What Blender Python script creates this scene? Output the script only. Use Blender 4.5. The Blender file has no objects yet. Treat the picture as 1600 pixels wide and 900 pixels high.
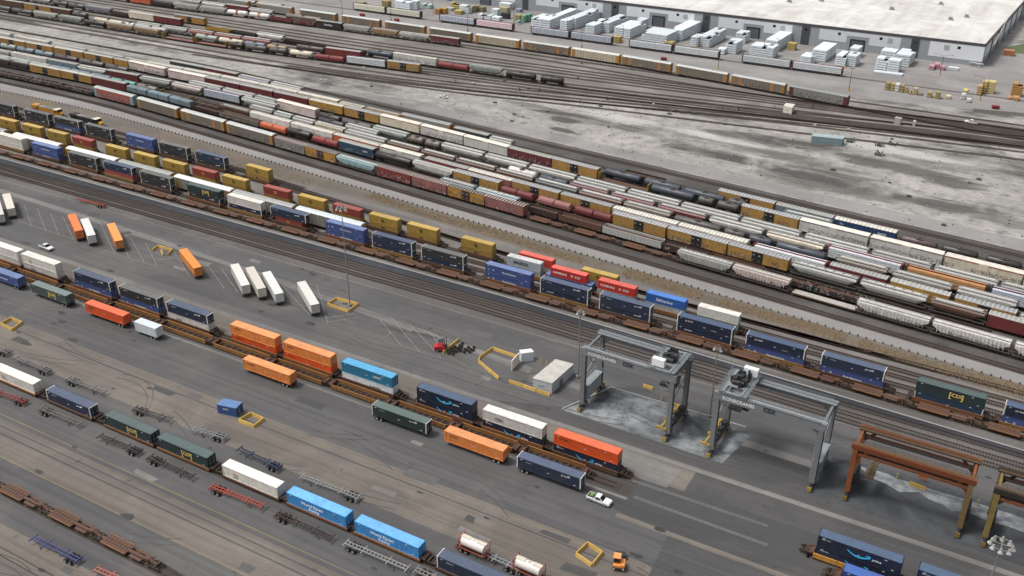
import bpy, math, random
from mathutils import Vector, Matrix
rnd = random.Random(11)
rad = math.radians
sc = bpy.context.scene
COL = sc.collection
# ---------------------------------------------------------------- camera
FPX, PITCH, ROLL, CAMH, YAW = 1512.16, rad(28.07), rad(.117), 141.446, rad(-29.56)
def rot(v):
    c, s = math.cos(YAW), math.sin(YAW)
    return Vector((v[0]*c+v[1]*s, -v[0]*s+v[1]*c, v[2]))
_r0, _f0, _u0 = Vector((1, 0, 0)), Vector((0, math.cos(PITCH), -math.sin(PITCH))), Vector((0, math.sin(PITCH), math.cos(PITCH)))
CR, CF, CU = rot(math.cos(ROLL)*_r0+math.sin(ROLL)*_u0), rot(_f0), rot(-math.sin(ROLL)*_r0+math.cos(ROLL)*_u0)
CP = Vector((0, 0, CAMH))
cam = bpy.data.objects.new('camera', bpy.data.cameras.new('camera'))
COL.objects.link(cam); sc.camera = cam
cam.matrix_world = Matrix.Translation(CP) @ Matrix((CR, CU, -CF)).transposed().to_4x4()
cam.data.sensor_width = 36; cam.data.lens = 36*FPX/1600
cam.data.clip_start = 1; cam.data.clip_end = 20000
# survey helpers: where a line of sight meets a horizontal (or y=const) plane of the site
def G(u, v, z=0.):
    d = CF*FPX + CR*(u-800) - CU*(v-450)
    return CP + d*((z-CAMH)/d.z)
def GV(u, v, y):
    d = CF*FPX + CR*(u-800) - CU*(v-450)
    p = CP + d*(y/d.y); return p.x, p.z
def U(x, y, z):
    d = Vector((x, y, z))-CP
    return 800 + FPX*d.dot(CR)/d.dot(CF)
# ---------------------------------------------------------------- world, sun, exposure
SUN_EL, SUN_AZ = rad(62), rad(238)          # azimuth: direction the light comes from, clockwise from +Y
w = bpy.data.worlds.new('World'); sc.world = w; w.use_nodes = True
nt = w.node_tree; nt.nodes.clear()
sky = nt.nodes.new('ShaderNodeTexSky'); sky.sky_type = 'NISHITA'; sky.sun_disc = False
sky.sun_elevation = SUN_EL; sky.sun_rotation = SUN_AZ; sky.air_density = 1.0; sky.dust_density = 6; sky.ozone_density = .6
bgn = nt.nodes.new('ShaderNodeBackground'); bgn.inputs[1].default_value = .122
hs = nt.nodes.new('ShaderNodeHueSaturation'); hs.inputs['Saturation'].default_value = .35
nt.links.new(sky.outputs[0], hs.inputs['Color']); nt.links.new(hs.outputs[0], bgn.inputs[0])
wo = nt.nodes.new('ShaderNodeOutputWorld'); nt.links.new(bgn.outputs[0], wo.inputs[0])
sl = bpy.data.lights.new('sun', 'SUN'); sl.energy = 1.5; sl.angle = rad(11); sl.color = (1, .985, .965)
so = bpy.data.objects.new('sun', sl); COL.objects.link(so)
_d = Vector((math.sin(SUN_AZ)*math.cos(SUN_EL), math.cos(SUN_AZ)*math.cos(SUN_EL), math.sin(SUN_EL)))
so.rotation_euler = _d.to_track_quat('Z', 'Y').to_euler()
sc.view_settings.view_transform = 'Standard'; sc.view_settings.look = 'None'
sc.view_settings.exposure = 0.3; sc.view_settings.gamma = 1; sc.view_settings.use_curve_mapping = False
sc.render.engine = 'CYCLES'
sc.cycles.max_bounces = 4; sc.cycles.diffuse_bounces = 2; sc.cycles.glossy_bounces = 2
# ---------------------------------------------------------------- materials
def lin(h):
    h = h.lstrip('#'); c = [int(h[i:i+2], 16)/255 for i in (0, 2, 4)]
    return tuple((x/12.92 if x <= .04045 else ((x+.055)/1.055)**2.4) for x in c)+(1,)
_MC = {}
def N(t, kind, **kw):
    n = t.nodes.new(kind)
    for k, v in kw.items():
        if k in n.inputs.keys(): n.inputs[k].default_value = v
        else: setattr(n, k, v)
    return n
def mixc(t, fac, a, b, mode='MIX'):
    m = t.nodes.new('ShaderNodeMix'); m.data_type = 'RGBA'; m.blend_type = mode
    for s, x in ((0, fac), (6, a), (7, b)):
        if isinstance(x, bpy.types.NodeSocket): t.links.new(x, m.inputs[s])
        else: m.inputs[s].default_value = x
    return m.outputs[2]
def ramp(t, src, pts, interp='LINEAR'):
    r = t.nodes.new('ShaderNodeValToRGB'); r.color_ramp.interpolation = interp
    e = r.color_ramp.elements
    while len(e) < len(pts): e.new(.5)
    for el, (p, c) in zip(e, pts):
        el.position = p; el.color = c if isinstance(c, tuple) else (c, c, c, 1)
    t.links.new(src, r.inputs[0]); return r.outputs[0]
def math_(t, op, a, b=0.):
    m = t.nodes.new('ShaderNodeMath'); m.operation = op
    for i, x in enumerate((a, b)):
        if isinstance(x, bpy.types.NodeSocket): t.links.new(x, m.inputs[i])
        else: m.inputs[i].default_value = x
    return m.outputs[0]
def M(h, rough=.62, dirt=.3, graf=0, metal=0., rust=0.):
    key = (h, rough, dirt, graf, metal, rust)
    if key in _MC: return _MC[key]
    m = bpy.data.materials.new('paint_'+h.strip('#')+('_tagged' if graf else '')); m.use_nodes = True; _MC[key] = m
    t = m.node_tree; b = t.nodes['Principled BSDF']; c = lin(h)
    b.inputs['Roughness'].default_value = rough; b.inputs['Metallic'].default_value = metal
    tc = N(t, 'ShaderNodeTexCoord'); oi = N(t, 'ShaderNodeObjectInfo')
    add = N(t, 'ShaderNodeVectorMath', operation='ADD'); sc_ = N(t, 'ShaderNodeVectorMath', operation='SCALE')
    cmb = N(t, 'ShaderNodeCombineXYZ', X=1., Y=.6, Z=.3)
    t.links.new(cmb.outputs[0], sc_.inputs[0]); t.links.new(math_(t, 'MULTIPLY', oi.outputs['Random'], 97.), sc_.inputs['Scale'])
    t.links.new(tc.outputs['Object'], add.inputs[0]); t.links.new(sc_.outputs[0], add.inputs[1])
    n1 = N(t, 'ShaderNodeTexNoise', Scale=.55, Detail=5., Roughness=.65); t.links.new(add.outputs[0], n1.inputs['Vector'])
    mp = N(t, 'ShaderNodeMapping'); mp.inputs['Scale'].default_value = (2.2, 2.2, .12)
    t.links.new(add.outputs[0], mp.inputs[0])
    n2 = N(t, 'ShaderNodeTexNoise', Scale=1.3, Detail=3.); t.links.new(mp.outputs[0], n2.inputs['Vector'])
    f1 = ramp(t, n1.outputs[0], [(.38, 0.), (.72, 1.)]); f2 = ramp(t, n2.outputs[0], [(.45, 0.), (.75, 1.)])
    dcol = tuple(x*.42+.035 for x in c[:3])+(1,)
    hv = N(t, 'ShaderNodeHueSaturation'); hv.inputs['Color'].default_value = c
    t.links.new(math_(t, 'ADD', math_(t, 'MULTIPLY', oi.outputs['Random'], .22), .89), hv.inputs['Value'])
    o = mixc(t, math_(t, 'MULTIPLY', f1, dirt), hv.outputs[0], dcol)
    o = mixc(t, math_(t, 'MULTIPLY', f2, dirt*.8), o, (dcol[0]*1.1, dcol[1]*.95, dcol[2]*.85, 1))
    if rust:
        n3 = N(t, 'ShaderNodeTexNoise', Scale=.9, Detail=6., Roughness=.7); t.links.new(add.outputs[0], n3.inputs['Vector'])
        o = mixc(t, math_(t, 'MULTIPLY', ramp(t, n3.outputs[0], [(.5, 0.), (.62, 1.)]), rust), o, lin('#5e3b28'))
    if graf:
        sep = N(t, 'ShaderNodeSeparateXYZ'); t.links.new(tc.outputs['Object'], sep.inputs[0])
        ms = N(t, 'ShaderNodeMapping'); ms.inputs['Scale'].default_value = (.16, .01, .01); t.links.new(add.outputs[0], ms.inputs[0])
        nx = N(t, 'ShaderNodeTexNoise', Scale=1., Detail=0.); t.links.new(ms.outputs[0], nx.inputs['Vector'])
        ng = N(t, 'ShaderNodeTexNoise', Scale=.8, Detail=2.); t.links.new(add.outputs[0], ng.inputs['Vector'])
        band = math_(t, 'LESS_THAN', math_(t, 'ADD', sep.outputs[2], math_(t, 'MULTIPLY', ng.outputs[0], 1.6)), 3.1+.5*graf)
        hor = math_(t, 'GREATER_THAN', nx.outputs[0], .47-.09*graf)
        vo = N(t, 'ShaderNodeTexVoronoi', feature='DISTANCE_TO_EDGE', Scale=1.9); t.links.new(add.outputs[0], vo.inputs['Vector'])
        vc = N(t, 'ShaderNodeTexVoronoi', Scale=1.9); t.links.new(add.outputs[0], vc.inputs['Vector'])
        sp = N(t, 'ShaderNodeSeparateColor'); t.links.new(vc.outputs['Color'], sp.inputs[0])
        pal = ramp(t, sp.outputs[0], [(0, c), (.42, lin('#b7b2ab')), (.55, lin('#8f4a52')), (.64, lin('#c2beb7')), (.74, lin('#4d7d7c')), (.86, lin('#2a2624')), (.94, c)], 'CONSTANT')
        pal = mixc(t, math_(t, 'LESS_THAN', vo.outputs[0], .09), pal, lin('#26221f'))
        o = mixc(t, math_(t, 'MULTIPLY', math_(t, 'MULTIPLY', band, hor), .6), o, pal)
    t.links.new(o, b.inputs['Base Color'])
    return m
def ground_mat(name, base, dark, light=None, sx=.01, sy=.12, s2=.35, amt=.7, amt2=.35, spots=0., lo=.4, hi=.66, streak=0., stains=()):
    m = bpy.data.materials.new(name); m.use_nodes = True; t = m.node_tree; b = t.nodes['Principled BSDF']
    b.inputs['Roughness'].default_value = .92
    ge = N(t, 'ShaderNodeNewGeometry')
    mp = N(t, 'ShaderNodeMapping'); mp.inputs['Scale'].default_value = (sx, sy, 0); mp.inputs['Rotation'].default_value = (0, 0, rad(1.5))
    t.links.new(ge.outputs['Position'], mp.inputs[0])
    n1 = N(t, 'ShaderNodeTexNoise', Scale=1., Detail=7., Roughness=.62, Distortion=.35); t.links.new(mp.outputs[0], n1.inputs['Vector'])
    n2 = N(t, 'ShaderNodeTexNoise', Scale=s2, Detail=6., Roughness=.7); t.links.new(ge.outputs['Position'], n2.inputs['Vector'])
    n3 = N(t, 'ShaderNodeTexNoise', Scale=.035, Detail=4., Roughness=.6, Distortion=.6); t.links.new(ge.outputs['Position'], n3.inputs['Vector'])
    n4 = N(t, 'ShaderNodeTexNoise', Scale=5., Detail=3., Roughness=.8); t.links.new(ge.outputs['Position'], n4.inputs['Vector'])
    o = mixc(t, math_(t, 'MULTIPLY', ramp(t, n1.outputs[0], [(lo, 0.), (hi, 1.)]), amt), lin(base), lin(dark))
    if light: o = mixc(t, math_(t, 'MULTIPLY', ramp(t, n3.outputs[0], [(.48, 0.), (.66, 1.)]), .8), o, lin(light))
    o = mixc(t, math_(t, 'MULTIPLY', ramp(t, n2.outputs[0], [(.42, 0.), (.7, 1.)]), amt2), o, lin(dark))
    if spots:
        n5 = N(t, 'ShaderNodeTexNoise', Scale=.12, Detail=5., Roughness=.75); t.links.new(ge.outputs['Position'], n5.inputs['Vector'])
        o = mixc(t, math_(t, 'MULTIPLY', ramp(t, n5.outputs[0], [(.58, 0.), (.7, 1.)]), spots), o, tuple(x*.45 for x in lin(dark)[:3])+(1,))
    if streak:
        m2 = N(t, 'ShaderNodeMapping'); m2.inputs['Scale'].default_value = (.006, .85, 0); m2.inputs['Rotation'].default_value = (0, 0, rad(.6)); t.links.new(ge.outputs['Position'], m2.inputs[0])
        n6 = N(t, 'ShaderNodeTexNoise', Scale=1., Detail=4., Roughness=.7, Distortion=.1); t.links.new(m2.outputs[0], n6.inputs['Vector'])
        o = mixc(t, math_(t, 'MULTIPLY', ramp(t, n6.outputs[0], [(.47, 0.), (.6, 1.)]), streak), o, tuple(x*.62 for x in lin(dark)[:3])+(1,))
        o = mixc(t, math_(t, 'MULTIPLY', ramp(t, n6.outputs[0], [(.3, 1.), (.4, 0.)]), streak*.6), o, tuple(x*1.5 for x in lin(base)[:3])+(1,))
        m3 = N(t, 'ShaderNodeMapping'); m3.inputs['Scale'].default_value = (.03, .14, 0); m3.inputs['Location'].default_value = (7, 3, 0); t.links.new(ge.outputs['Position'], m3.inputs[0])
        n7 = N(t, 'ShaderNodeTexNoise', Scale=1., Detail=8., Roughness=.75, Distortion=.8); t.links.new(m3.outputs[0], n7.inputs['Vector'])
        o = mixc(t, math_(t, 'MULTIPLY', ramp(t, n7.outputs[0], [(.56, 0.), (.72, 1.)]), streak*.9), o, tuple(x*1.6 for x in lin(base)[:3])+(1,))
        n8 = N(t, 'ShaderNodeTexNoise', Scale=.22, Detail=5., Roughness=.7); t.links.new(ge.outputs['Position'], n8.inputs['Vector'])
        o = mixc(t, math_(t, 'MULTIPLY', ramp(t, n8.outputs[0], [(.63, 0.), (.7, 1.)]), .55), o, tuple(x*.45 for x in lin(dark)[:3])+(1,))
    o = mixc(t, .75, o, ramp(t, n4.outputs[0], [(.25, .3), (.75, .7)]), 'OVERLAY')
    if stains:
        sp = N(t, 'ShaderNodeSeparateXYZ'); t.links.new(ge.outputs['Position'], sp.inputs[0])
        mw = N(t, 'ShaderNodeMapping'); mw.inputs['Scale'].default_value = (.028, .11, 0); t.links.new(ge.outputs['Position'], mw.inputs[0])
        nw = N(t, 'ShaderNodeTexNoise', Scale=1., Detail=7., Roughness=.7, Distortion=.9); t.links.new(mw.outputs[0], nw.inputs['Vector'])
        for (px_, py_, rx_, ry_, colr, am) in stains:
            p = G(px_, py_); dx = math_(t, 'DIVIDE', math_(t, 'SUBTRACT', sp.outputs[0], p.x), rx_)
            dy = math_(t, 'DIVIDE', math_(t, 'ADD', math_(t, 'SUBTRACT', sp.outputs[1], p.y), math_(t, 'MULTIPLY', math_(t, 'SUBTRACT', sp.outputs[0], p.x), .09)), ry_)
            d2 = math_(t, 'ADD', math_(t, 'MULTIPLY', dx, dx), math_(t, 'MULTIPLY', dy, dy))
            k = ramp(t, math_(t, 'MULTIPLY', math_(t, 'ADD', d2, math_(t, 'MULTIPLY', nw.outputs[0], 3.4)), .25), [(.48, 1.), (.62, 0.)])
            o = mixc(t, math_(t, 'MULTIPLY', k, am), o, lin(colr))
    t.links.new(o, b.inputs['Base Color'])
    return m
# ---------------------------------------------------------------- mesh building
class MB:
    def __init__(s): s.v = []; s.f = []; s.m = []
    def add(s, vs, fs, m=0):
        o = len(s.v); s.v += [tuple(p) for p in vs]; s.f += [tuple(i+o for i in f) for f in fs]; s.m += [m]*len(fs)
    def box(s, x0, x1, y0, y1, z0, z1, m=0):
        s.add([(x0, y0, z0), (x1, y0, z0), (x1, y1, z0), (x0, y1, z0), (x0, y0, z1), (x1, y0, z1), (x1, y1, z1), (x0, y1, z1)],
              [(0, 3, 2, 1), (4, 5, 6, 7), (0, 1, 5, 4), (1, 2, 6, 5), (2, 3, 7, 6), (3, 0, 4, 7)], m)
    def bar(s, p, q, a, b=None, m=0):
        p = Vector(p); q = Vector(q); b = b or a; d = (q-p).normalized()
        up = Vector((0, 0, 1)) if abs(d.z) < .95 else Vector((1, 0, 0))
        x = d.cross(up).normalized()*(a/2); y = x.cross(d).normalized()*(b/2)
        vs = [p-x-y, p+x-y, p+x+y, p-x+y, q-x-y, q+x-y, q+x+y, q-x+y]
        s.add(vs, [(0, 1, 2, 3), (7, 6, 5, 4), (0, 4, 5, 1), (1, 5, 6, 2), (2, 6, 7, 3), (3, 7, 4, 0)], m)
    def loft(s, secs, m=0, cap=True):      # secs: [(x, [(y,z)...])...]
        n = len(secs[0][1]); vs = [(x, y, z) for x, pr in secs for (y, z) in pr]; fs = []
        for k in range(len(secs)-1):
            for i in range(n):
                j = (i+1) % n; fs.append((k*n+i, (k+1)*n+i, (k+1)*n+j, k*n+j))
        if cap: fs += [tuple(range(n)), tuple(reversed(range((len(secs)-1)*n, len(secs)*n)))]
        s.add(vs, fs, m)
    def cyl(s, p, q, r, n=10, m=0, r2=None):
        p = Vector(p); q = Vector(q); d = (q-p).normalized(); r2 = r if r2 is None else r2
        a = d.cross(Vector((0, 0, 1)) if abs(d.z) < .9 else Vector((1, 0, 0))).normalized(); b = d.cross(a)
        vs = []; 
        for c_, rr in ((p, r), (q, r2)):
            for i in range(n):
                t = 2*math.pi*i/n; vs.append(c_+a*math.cos(t)*rr+b*math.sin(t)*rr)
        fs = [(i, n+i, n+(i+1) % n, (i+1) % n) for i in range(n)]+[tuple(range(n)), tuple(reversed(range(n, 2*n)))]
        s.add(vs, fs, m)
    def mesh(s, name, mats):
        me = bpy.data.meshes.new(name); me.from_pydata(s.v, [], s.f)
        mats = mats if isinstance(mats, (list, tuple)) else [mats]
        for m in mats: me.materials.append(m)
        if len(mats) > 1: me.polygons.foreach_set('material_index', s.m)
        me.update(); return me
def link(name, me, parent=None, loc=None, rot=None):
    o = bpy.data.objects.new(name, me); COL.objects.link(o)
    if parent: o.parent = parent
    if loc: o.location = loc
    if rot: o.rotation_euler = rot
    return o
LABELS = {}
def tag(o, label, cat, group=None):
    wds = label.split()
    if len(wds) > 16: print('LONG', len(wds), label); label = ' '.join(wds[:16])
    if label in LABELS: print('DUP', label)
    LABELS[label] = 1
    o['label'] = label; o['category'] = cat
    if group: o['group'] = group
def struct(name, me, loc=None):
    o = link(name, me, None, loc); o['kind'] = 'structure'; return o
def stuff(name, me, label, cat):
    o = link(name, me); o['kind'] = 'stuff'; o['label'] = label; o['category'] = cat; return o
# a spec is (thing name, [(part, mesh, loc, [sub parts])...])
def inst(spec, label, cat, loc, rz=0., group=None):
    r = link(spec[0], None, None, loc, (0, 0, rz)); r.empty_display_size = .5
    def put(parts, par):
        for p in parts:
            c = link(p[0], p[1], par, p[2])
            if len(p) > 3: put(p[3], c)
    put(spec[1], r); tag(r, label, cat, group); return r
ORD = ['first', 'second', 'third', 'fourth', 'fifth', 'sixth', 'seventh', 'eighth', 'ninth', 'tenth', 'eleventh', 'twelfth', 'thirteenth', 'fourteenth',
       'fifteenth', 'sixteenth', 'seventeenth', 'eighteenth', 'nineteenth', 'twentieth', 'twenty-first', 'twenty-second', 'twenty-third', 'twenty-fourth']
def rowlabels(descs, where):     # one distinct label for each thing of a row
    cnt = {}; out = []
    for d in descs: cnt[d] = cnt.get(d, 0)+1
    seen = {}
    for d in descs:
        if cnt[d] == 1: out.append(f'{d} {where}')
        else:
            seen[d] = seen.get(d, 0)+1
            k = seen[d]
            o = ORD[k-1] if k <= 24 else f'{k}th'
            out.append(f'{o} {d} from left {where}')
    return out
_TX = {}
def text_mesh(s, size, hexc, shear=0., bold=0.):
    k = (s, size, hexc, shear)
    if k in _TX: return _TX[k]
    cu = bpy.data.curves.new('lettering', 'FONT'); cu.body = s; cu.size = size; cu.extrude = .012; cu.shear = shear; cu.offset = bold*size
    cu.resolution_u = 2
    o = bpy.data.objects.new('tmp', cu); COL.objects.link(o)
    dg = bpy.context.evaluated_depsgraph_get()
    me = bpy.data.meshes.new_from_object(o.evaluated_get(dg)); bpy.data.objects.remove(o)
    me.name = 'lettering'; me.transform(Matrix.Rotation(rad(90), 4, 'X'))
    me.materials.clear(); me.materials.append(M(hexc, dirt=.05)); _TX[k] = me; return me
# ---------------------------------------------------------------- rail car kinds
STEEL = '#3a3431'
def mk_bogie():
    b = MB()
    for y in (-.95, .95):
        b.loft([(-1.35, [(y-.07, .45), (y+.07, .45), (y+.07, .62), (y-.07, .62)]), (-.45, [(y-.07, .28), (y+.07, .28), (y+.07, .78), (y-.07, .78)]),
                (.45, [(y-.07, .28), (y+.07, .28), (y+.07, .78), (y-.07, .78)]), (1.35, [(y-.07, .45), (y+.07, .45), (y+.07, .62), (y-.07, .62)])])
    b.box(-.25, .25, -.9, .9, .5, .85)
    for x in (-.87, .87):
        for y in (-.72, .72): b.cyl((x, y-.06, .46), (x, y+.06, .46), .46, 12, 1)
        b.cyl((x, -.9, .46), (x, .9, .46), .08, 6, 1)
    return b.mesh('bogie', [M('#33291f', dirt=.5), M('#4a3a30', dirt=.4)])
BOGIE = mk_bogie()
def bogies(L, n=2.4): return [('bogie', BOGIE, (-(L/2-n), 0, .17)), ('bogie', BOGIE, (L/2-n, 0, .17))]
def under(L, h='#2c2623', w=1.3, z=1.02):
    b = MB(); b.box(-L/2+.25, L/2-.25, -.25, .25, .62, z+.1); b.box(-L/2+.1, L/2-.1, -w, w, z, z+.16)
    for s in (-1, 1):
        b.box(min(s*L/2, s*(L/2+.55)), max(s*L/2, s*(L/2+.55)), -.16, .16, .78, 1.05)
        b.box(s*1.2-.4, s*1.2+.4, -.8, -.2, .5, z)
    return b.mesh('underframe', M(h, dirt=.5))
_SP = {}
def cached(fn):
    def g(*a):
        k = (fn.__name__,)+a
        if k not in _SP: _SP[k] = fn(*a)
        return _SP[k]
    return g
@cached
def boxcar(L, H, body, roof, door, style, graf):
    # style: rib, smooth, two (wide double door in another colour), stripe (reefer with coloured eave line)
    w = 1.5; b = MB(); b.box(-L/2, L/2, -w, w, 1.18, H)
    n = int(L/1.15)
    if style in ('rib', 'two'):
        for i in range(n+1):
            x = -L/2+.1+(L-.2)*i/n
            if abs(x) > 1.9:
                for s in (-1, 1): b.box(x-.05, x+.05, s*w-.055, s*w+.055, 1.25, H-.1)
    for s in (-1, 1):
        b.box(-L/2, L/2, s*(w+.02)-.04, s*(w+.02)+.04, 1.1, 1.3)
        for k in range(5): b.box(s*L/2-.04, s*L/2+.04, -w+.1, w-.1, 1.5+k*.68, 1.62+k*.68)
        for k in range(6): b.box(s*(L/2-.35)-.22, s*(L/2-.35)+.22, -w-.09, -w-.04, 1.45+k*.5, 1.5+k*.5)
    bm = b.mesh('body', M(body, .6, .55, graf, 0., .18))
    r = MB(); r.loft([(-L/2-.06, [(-w-.06, H+.002), (w+.06, H+.002), (w+.06, H+.06), (0, H+.28), (-w-.06, H+.06)]), (L/2+.06, [(-w-.06, H+.002), (w+.06, H+.002), (w+.06, H+.06), (0, H+.28), (-w-.06, H+.06)])])
    n = int(L/1.25)
    if style != 'stripe':
        for i in range(n+1):
            x = -L/2+.1+(L-.2)*i/n
            for s in (-1, 1): r.bar((x, s*(w+.05), H+.1), (x, 0, H+.32), .3, .12, 1)
    rm = r.mesh('roof', [M(roof, .55, .55), M('#c7b8b0' if roof == '#5a4440' else ('#bdbdb9' if roof[1] in 'a9' else '#b3b0a6'), .5, .3)])
    dw = 1.85 if style == 'two' else 1.45; parts = [('body', bm, None), ('roof', rm, None), ('underframe', under(L), None)]
    for s in (-1, 1):
        d = MB(); a, c = sorted((s*(w+.02), s*(w+.11))); d.box(-dw, dw, a, c, 1.3, H-.14); a, c = sorted((s*(w+.09), s*(w+.14)))
        for k in range(6):
            for x0, x1 in ((-dw+.1, -.15), (.15, dw-.1)): d.box(x0, x1, a, c, 1.6+k*.58, 1.66+k*.58)
        d.box(-.06, .06, a, c, 1.3, H-.14)
        if style == 'two':
            a, c = sorted((s*(w+.1), s*(w+.15)))
            for x in (-1.2, .7): d.box(x-.28, x+.28, a, c, H-1.25, H-.95, 1); d.box(x-.2, x+.2, a, c, 1.8, 1.95, 1)
        parts.append(('door', d.mesh('door', [M(door if style != 'stripe' else body, .6, .4, graf if style != 'two' else 0), M('#b5b2ab')]), None))
    if style == 'stripe':
        t = MB(); t.box(-L/2, L/2, -w-.05, -w-.005, H-.36, H-.16); parts.append(('stripe', t.mesh('stripe', M(door)), None))
        k = MB(); k.box(L/2+.005, L/2+.5, -.8, .8, 3.0, H-.3); parts.append(('cooling_unit', k.mesh('cooling_unit', M('#9a9791')), None))
    return ('boxcar', parts+bogies(L))
@cached
def autorack(L, side, roof, door, style, graf):
    w = 1.5; b = MB(); b.box(-L/2+.05, L/2-.05, -w, w, 1.15, 5.25)
    n = int(L/1.75)
    for i in range(n+1):
        x = -L/2+.15+(L-.3)*i/n
        for s in (-1, 1): b.box(x-.07, x+.07, s*w-.07, s*w+.07, 1.2, 5.25, 1)
    if style == 'plain' and graf == 1:
        for x in (-L*.33, L*.27):
            for s in (-1, 1): b.box(x-.9, x+.9, s*w-.08, s*w+.08, 1.2, 5.2, 2)
    if style == 'grid':
        for k in range(4):
            for s in (-1, 1): b.box(-L/2+.2, L/2-.2, s*w-.06, s*w+.06, 1.9+k*.85, 2.0+k*.85, 1)
    bm = b.mesh('body', [M(side, .5, .45, graf), M('#8b8475' if style != 'grid' else '#8f7d58', .6, .4), M('#a5733a', .6, .4)])
    pr = [(-w-.05, 5.255), (w+.05, 5.255), (w+.02, 5.42), (w*.72, 5.7), (w*.3, 5.84), (-w*.3, 5.84), (-w*.72, 5.7), (-w-.02, 5.42)]
    r = MB(); r.loft([(-L/2, pr), (L/2, pr)])
    for i in range(1, int(L/1.75)): 
        x = -L/2+i*1.75; r.box(x-.04, x+.04, -w*.7, w*.7, 5.7, 5.865)
    rm = r.mesh('roof', M(roof, .45, .25))
    parts = [('body', bm, None), ('roof', rm, None)]
    for s in (-1, 1):
        d = MB(); a, c = sorted((s*(L/2-1.9), s*(L/2+.03)))
        for y in (-1, 1): d.box(a, c, y*(w+.07)-.03, y*(w+.07)+.03, 1.2, 5.2)
        a, c = sorted((s*(L/2-.05), s*(L/2+.09))); d.box(a, c, -w-.08, w+.08, 1.15, 5.3)
        parts.append(('end_door', d.mesh('end_door', M(door, .6, .35)), None))
    parts.append(('underframe', under(L), None))
    return ('autorack', parts+bogies(L, 3.))
def hop_parts(L, H, body, cyl, graf, hatch):
    if cyl:
        full = [(-.75, 1.35), (.75, 1.35), (1.4, 2.1), (1.6, 3.0), (1.5, 3.8), (1.1, H), (.5, H+.28), (-.5, H+.28), (-1.1, H), (-1.5, 3.8), (-1.6, 3.0), (-1.4, 2.1)]
    else:
        full = [(-.8, 1.35), (.8, 1.35), (1.5, 2.1), (1.52, 3.0), (1.52, H-.3), (1.45, H), (.6, H+.22), (-.6, H+.22), (-1.45, H), (-1.52, H-.3), (-1.52, 3.0), (-1.5, 2.1)]
    def end(zb): return [(y, max(z, zb+(z-1.35)*.15)) for y, z in full]
    b = MB(); e = L/2
    b.loft([(-e+.35, end(3.3)), (-e+2.9, end(1.35)), (e-2.9, end(1.35)), (e-.35, end(3.3))])
    if not cyl:
        n = int((L-3.5)/1.0)
        for i in range(n+1):
            x = -(L-3.6)/2+(L-3.6)*i/n
            for s in (-1, 1): b.box(x-.1, x+.1, s*1.58-.08, s*1.58+.08, 1.9, H-.1)
    bm = b.mesh('body', M(body, .45, .55, graf, 0., .12))
    s_ = MB()
    for s in (-1, 1):
        s_.box(-e, e, s*1.35-.12, s*1.35+.12, 1.1, 1.32)
        for y in (-1.2, 1.2): s_.bar((s*(e-.08), y, 1.2), (s*(e-.08), y, H-.1), .12); s_.bar((s*(e-.1), y, 1.3), (s*(e-1.3), y, 3.1), .1)
        s_.box(min(s*e, s*(e-.5)), max(s*e, s*(e-.5)), -1.35, 1.35, H-.12, H-.04)
    for k in range(3):
        x = (k-1)*(L-6)/3; s_.loft([(x-1.3, [(-.7, 1.3), (.7, 1.3), (.7, 1.36), (-.7, 1.36)]), (x-.35, [(-.5, .55), (.5, .55), (.5, 1.36), (-.5, 1.36)]), (x+.35, [(-.5, .55), (.5, .55), (.5, 1.36), (-.5, 1.36)]), (x+1.3, [(-.7, 1.3), (.7, 1.3), (.7, 1.36), (-.7, 1.36)])])
    sm = s_.mesh('frame', M('#57534e', .6, .5))
    h = MB(); t = H+.28 if cyl else H+.22
    if hatch == 'trough':
        h.box(-e+1.2, e-1.2, -.42, .42, t+.01, t+.14)
    else:
        n = 6 if hatch == 'round' else 10
        for i in range(n):
            x = -e+2+(L-4)*(i+.5)/n; q = (L-4)/n*.38; h.box(x-q, x+q, -.4, .4, t+.01, t+.14)
    hm = h.mesh('roof_hatch', M('#c4c3bc', .45, .25))
    wk = MB()
    for s in (-1, 1): wk.box(-e+.2, e-.2, s*.95-.22, s*.95+.22, t+.05, t+.09)
    wm = wk.mesh('walkway', M('#8a8a86', .6, .3))
    return [('body', bm, None), ('frame', sm, None), ('roof_hatch', hm, None), ('walkway', wm, None)]
@cached
def hopper(L, H, body, cyl, graf, hatch):
    return ('hopper_car', hop_parts(L, H, body, cyl, graf, hatch)+bogies(L, 1.9))
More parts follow.
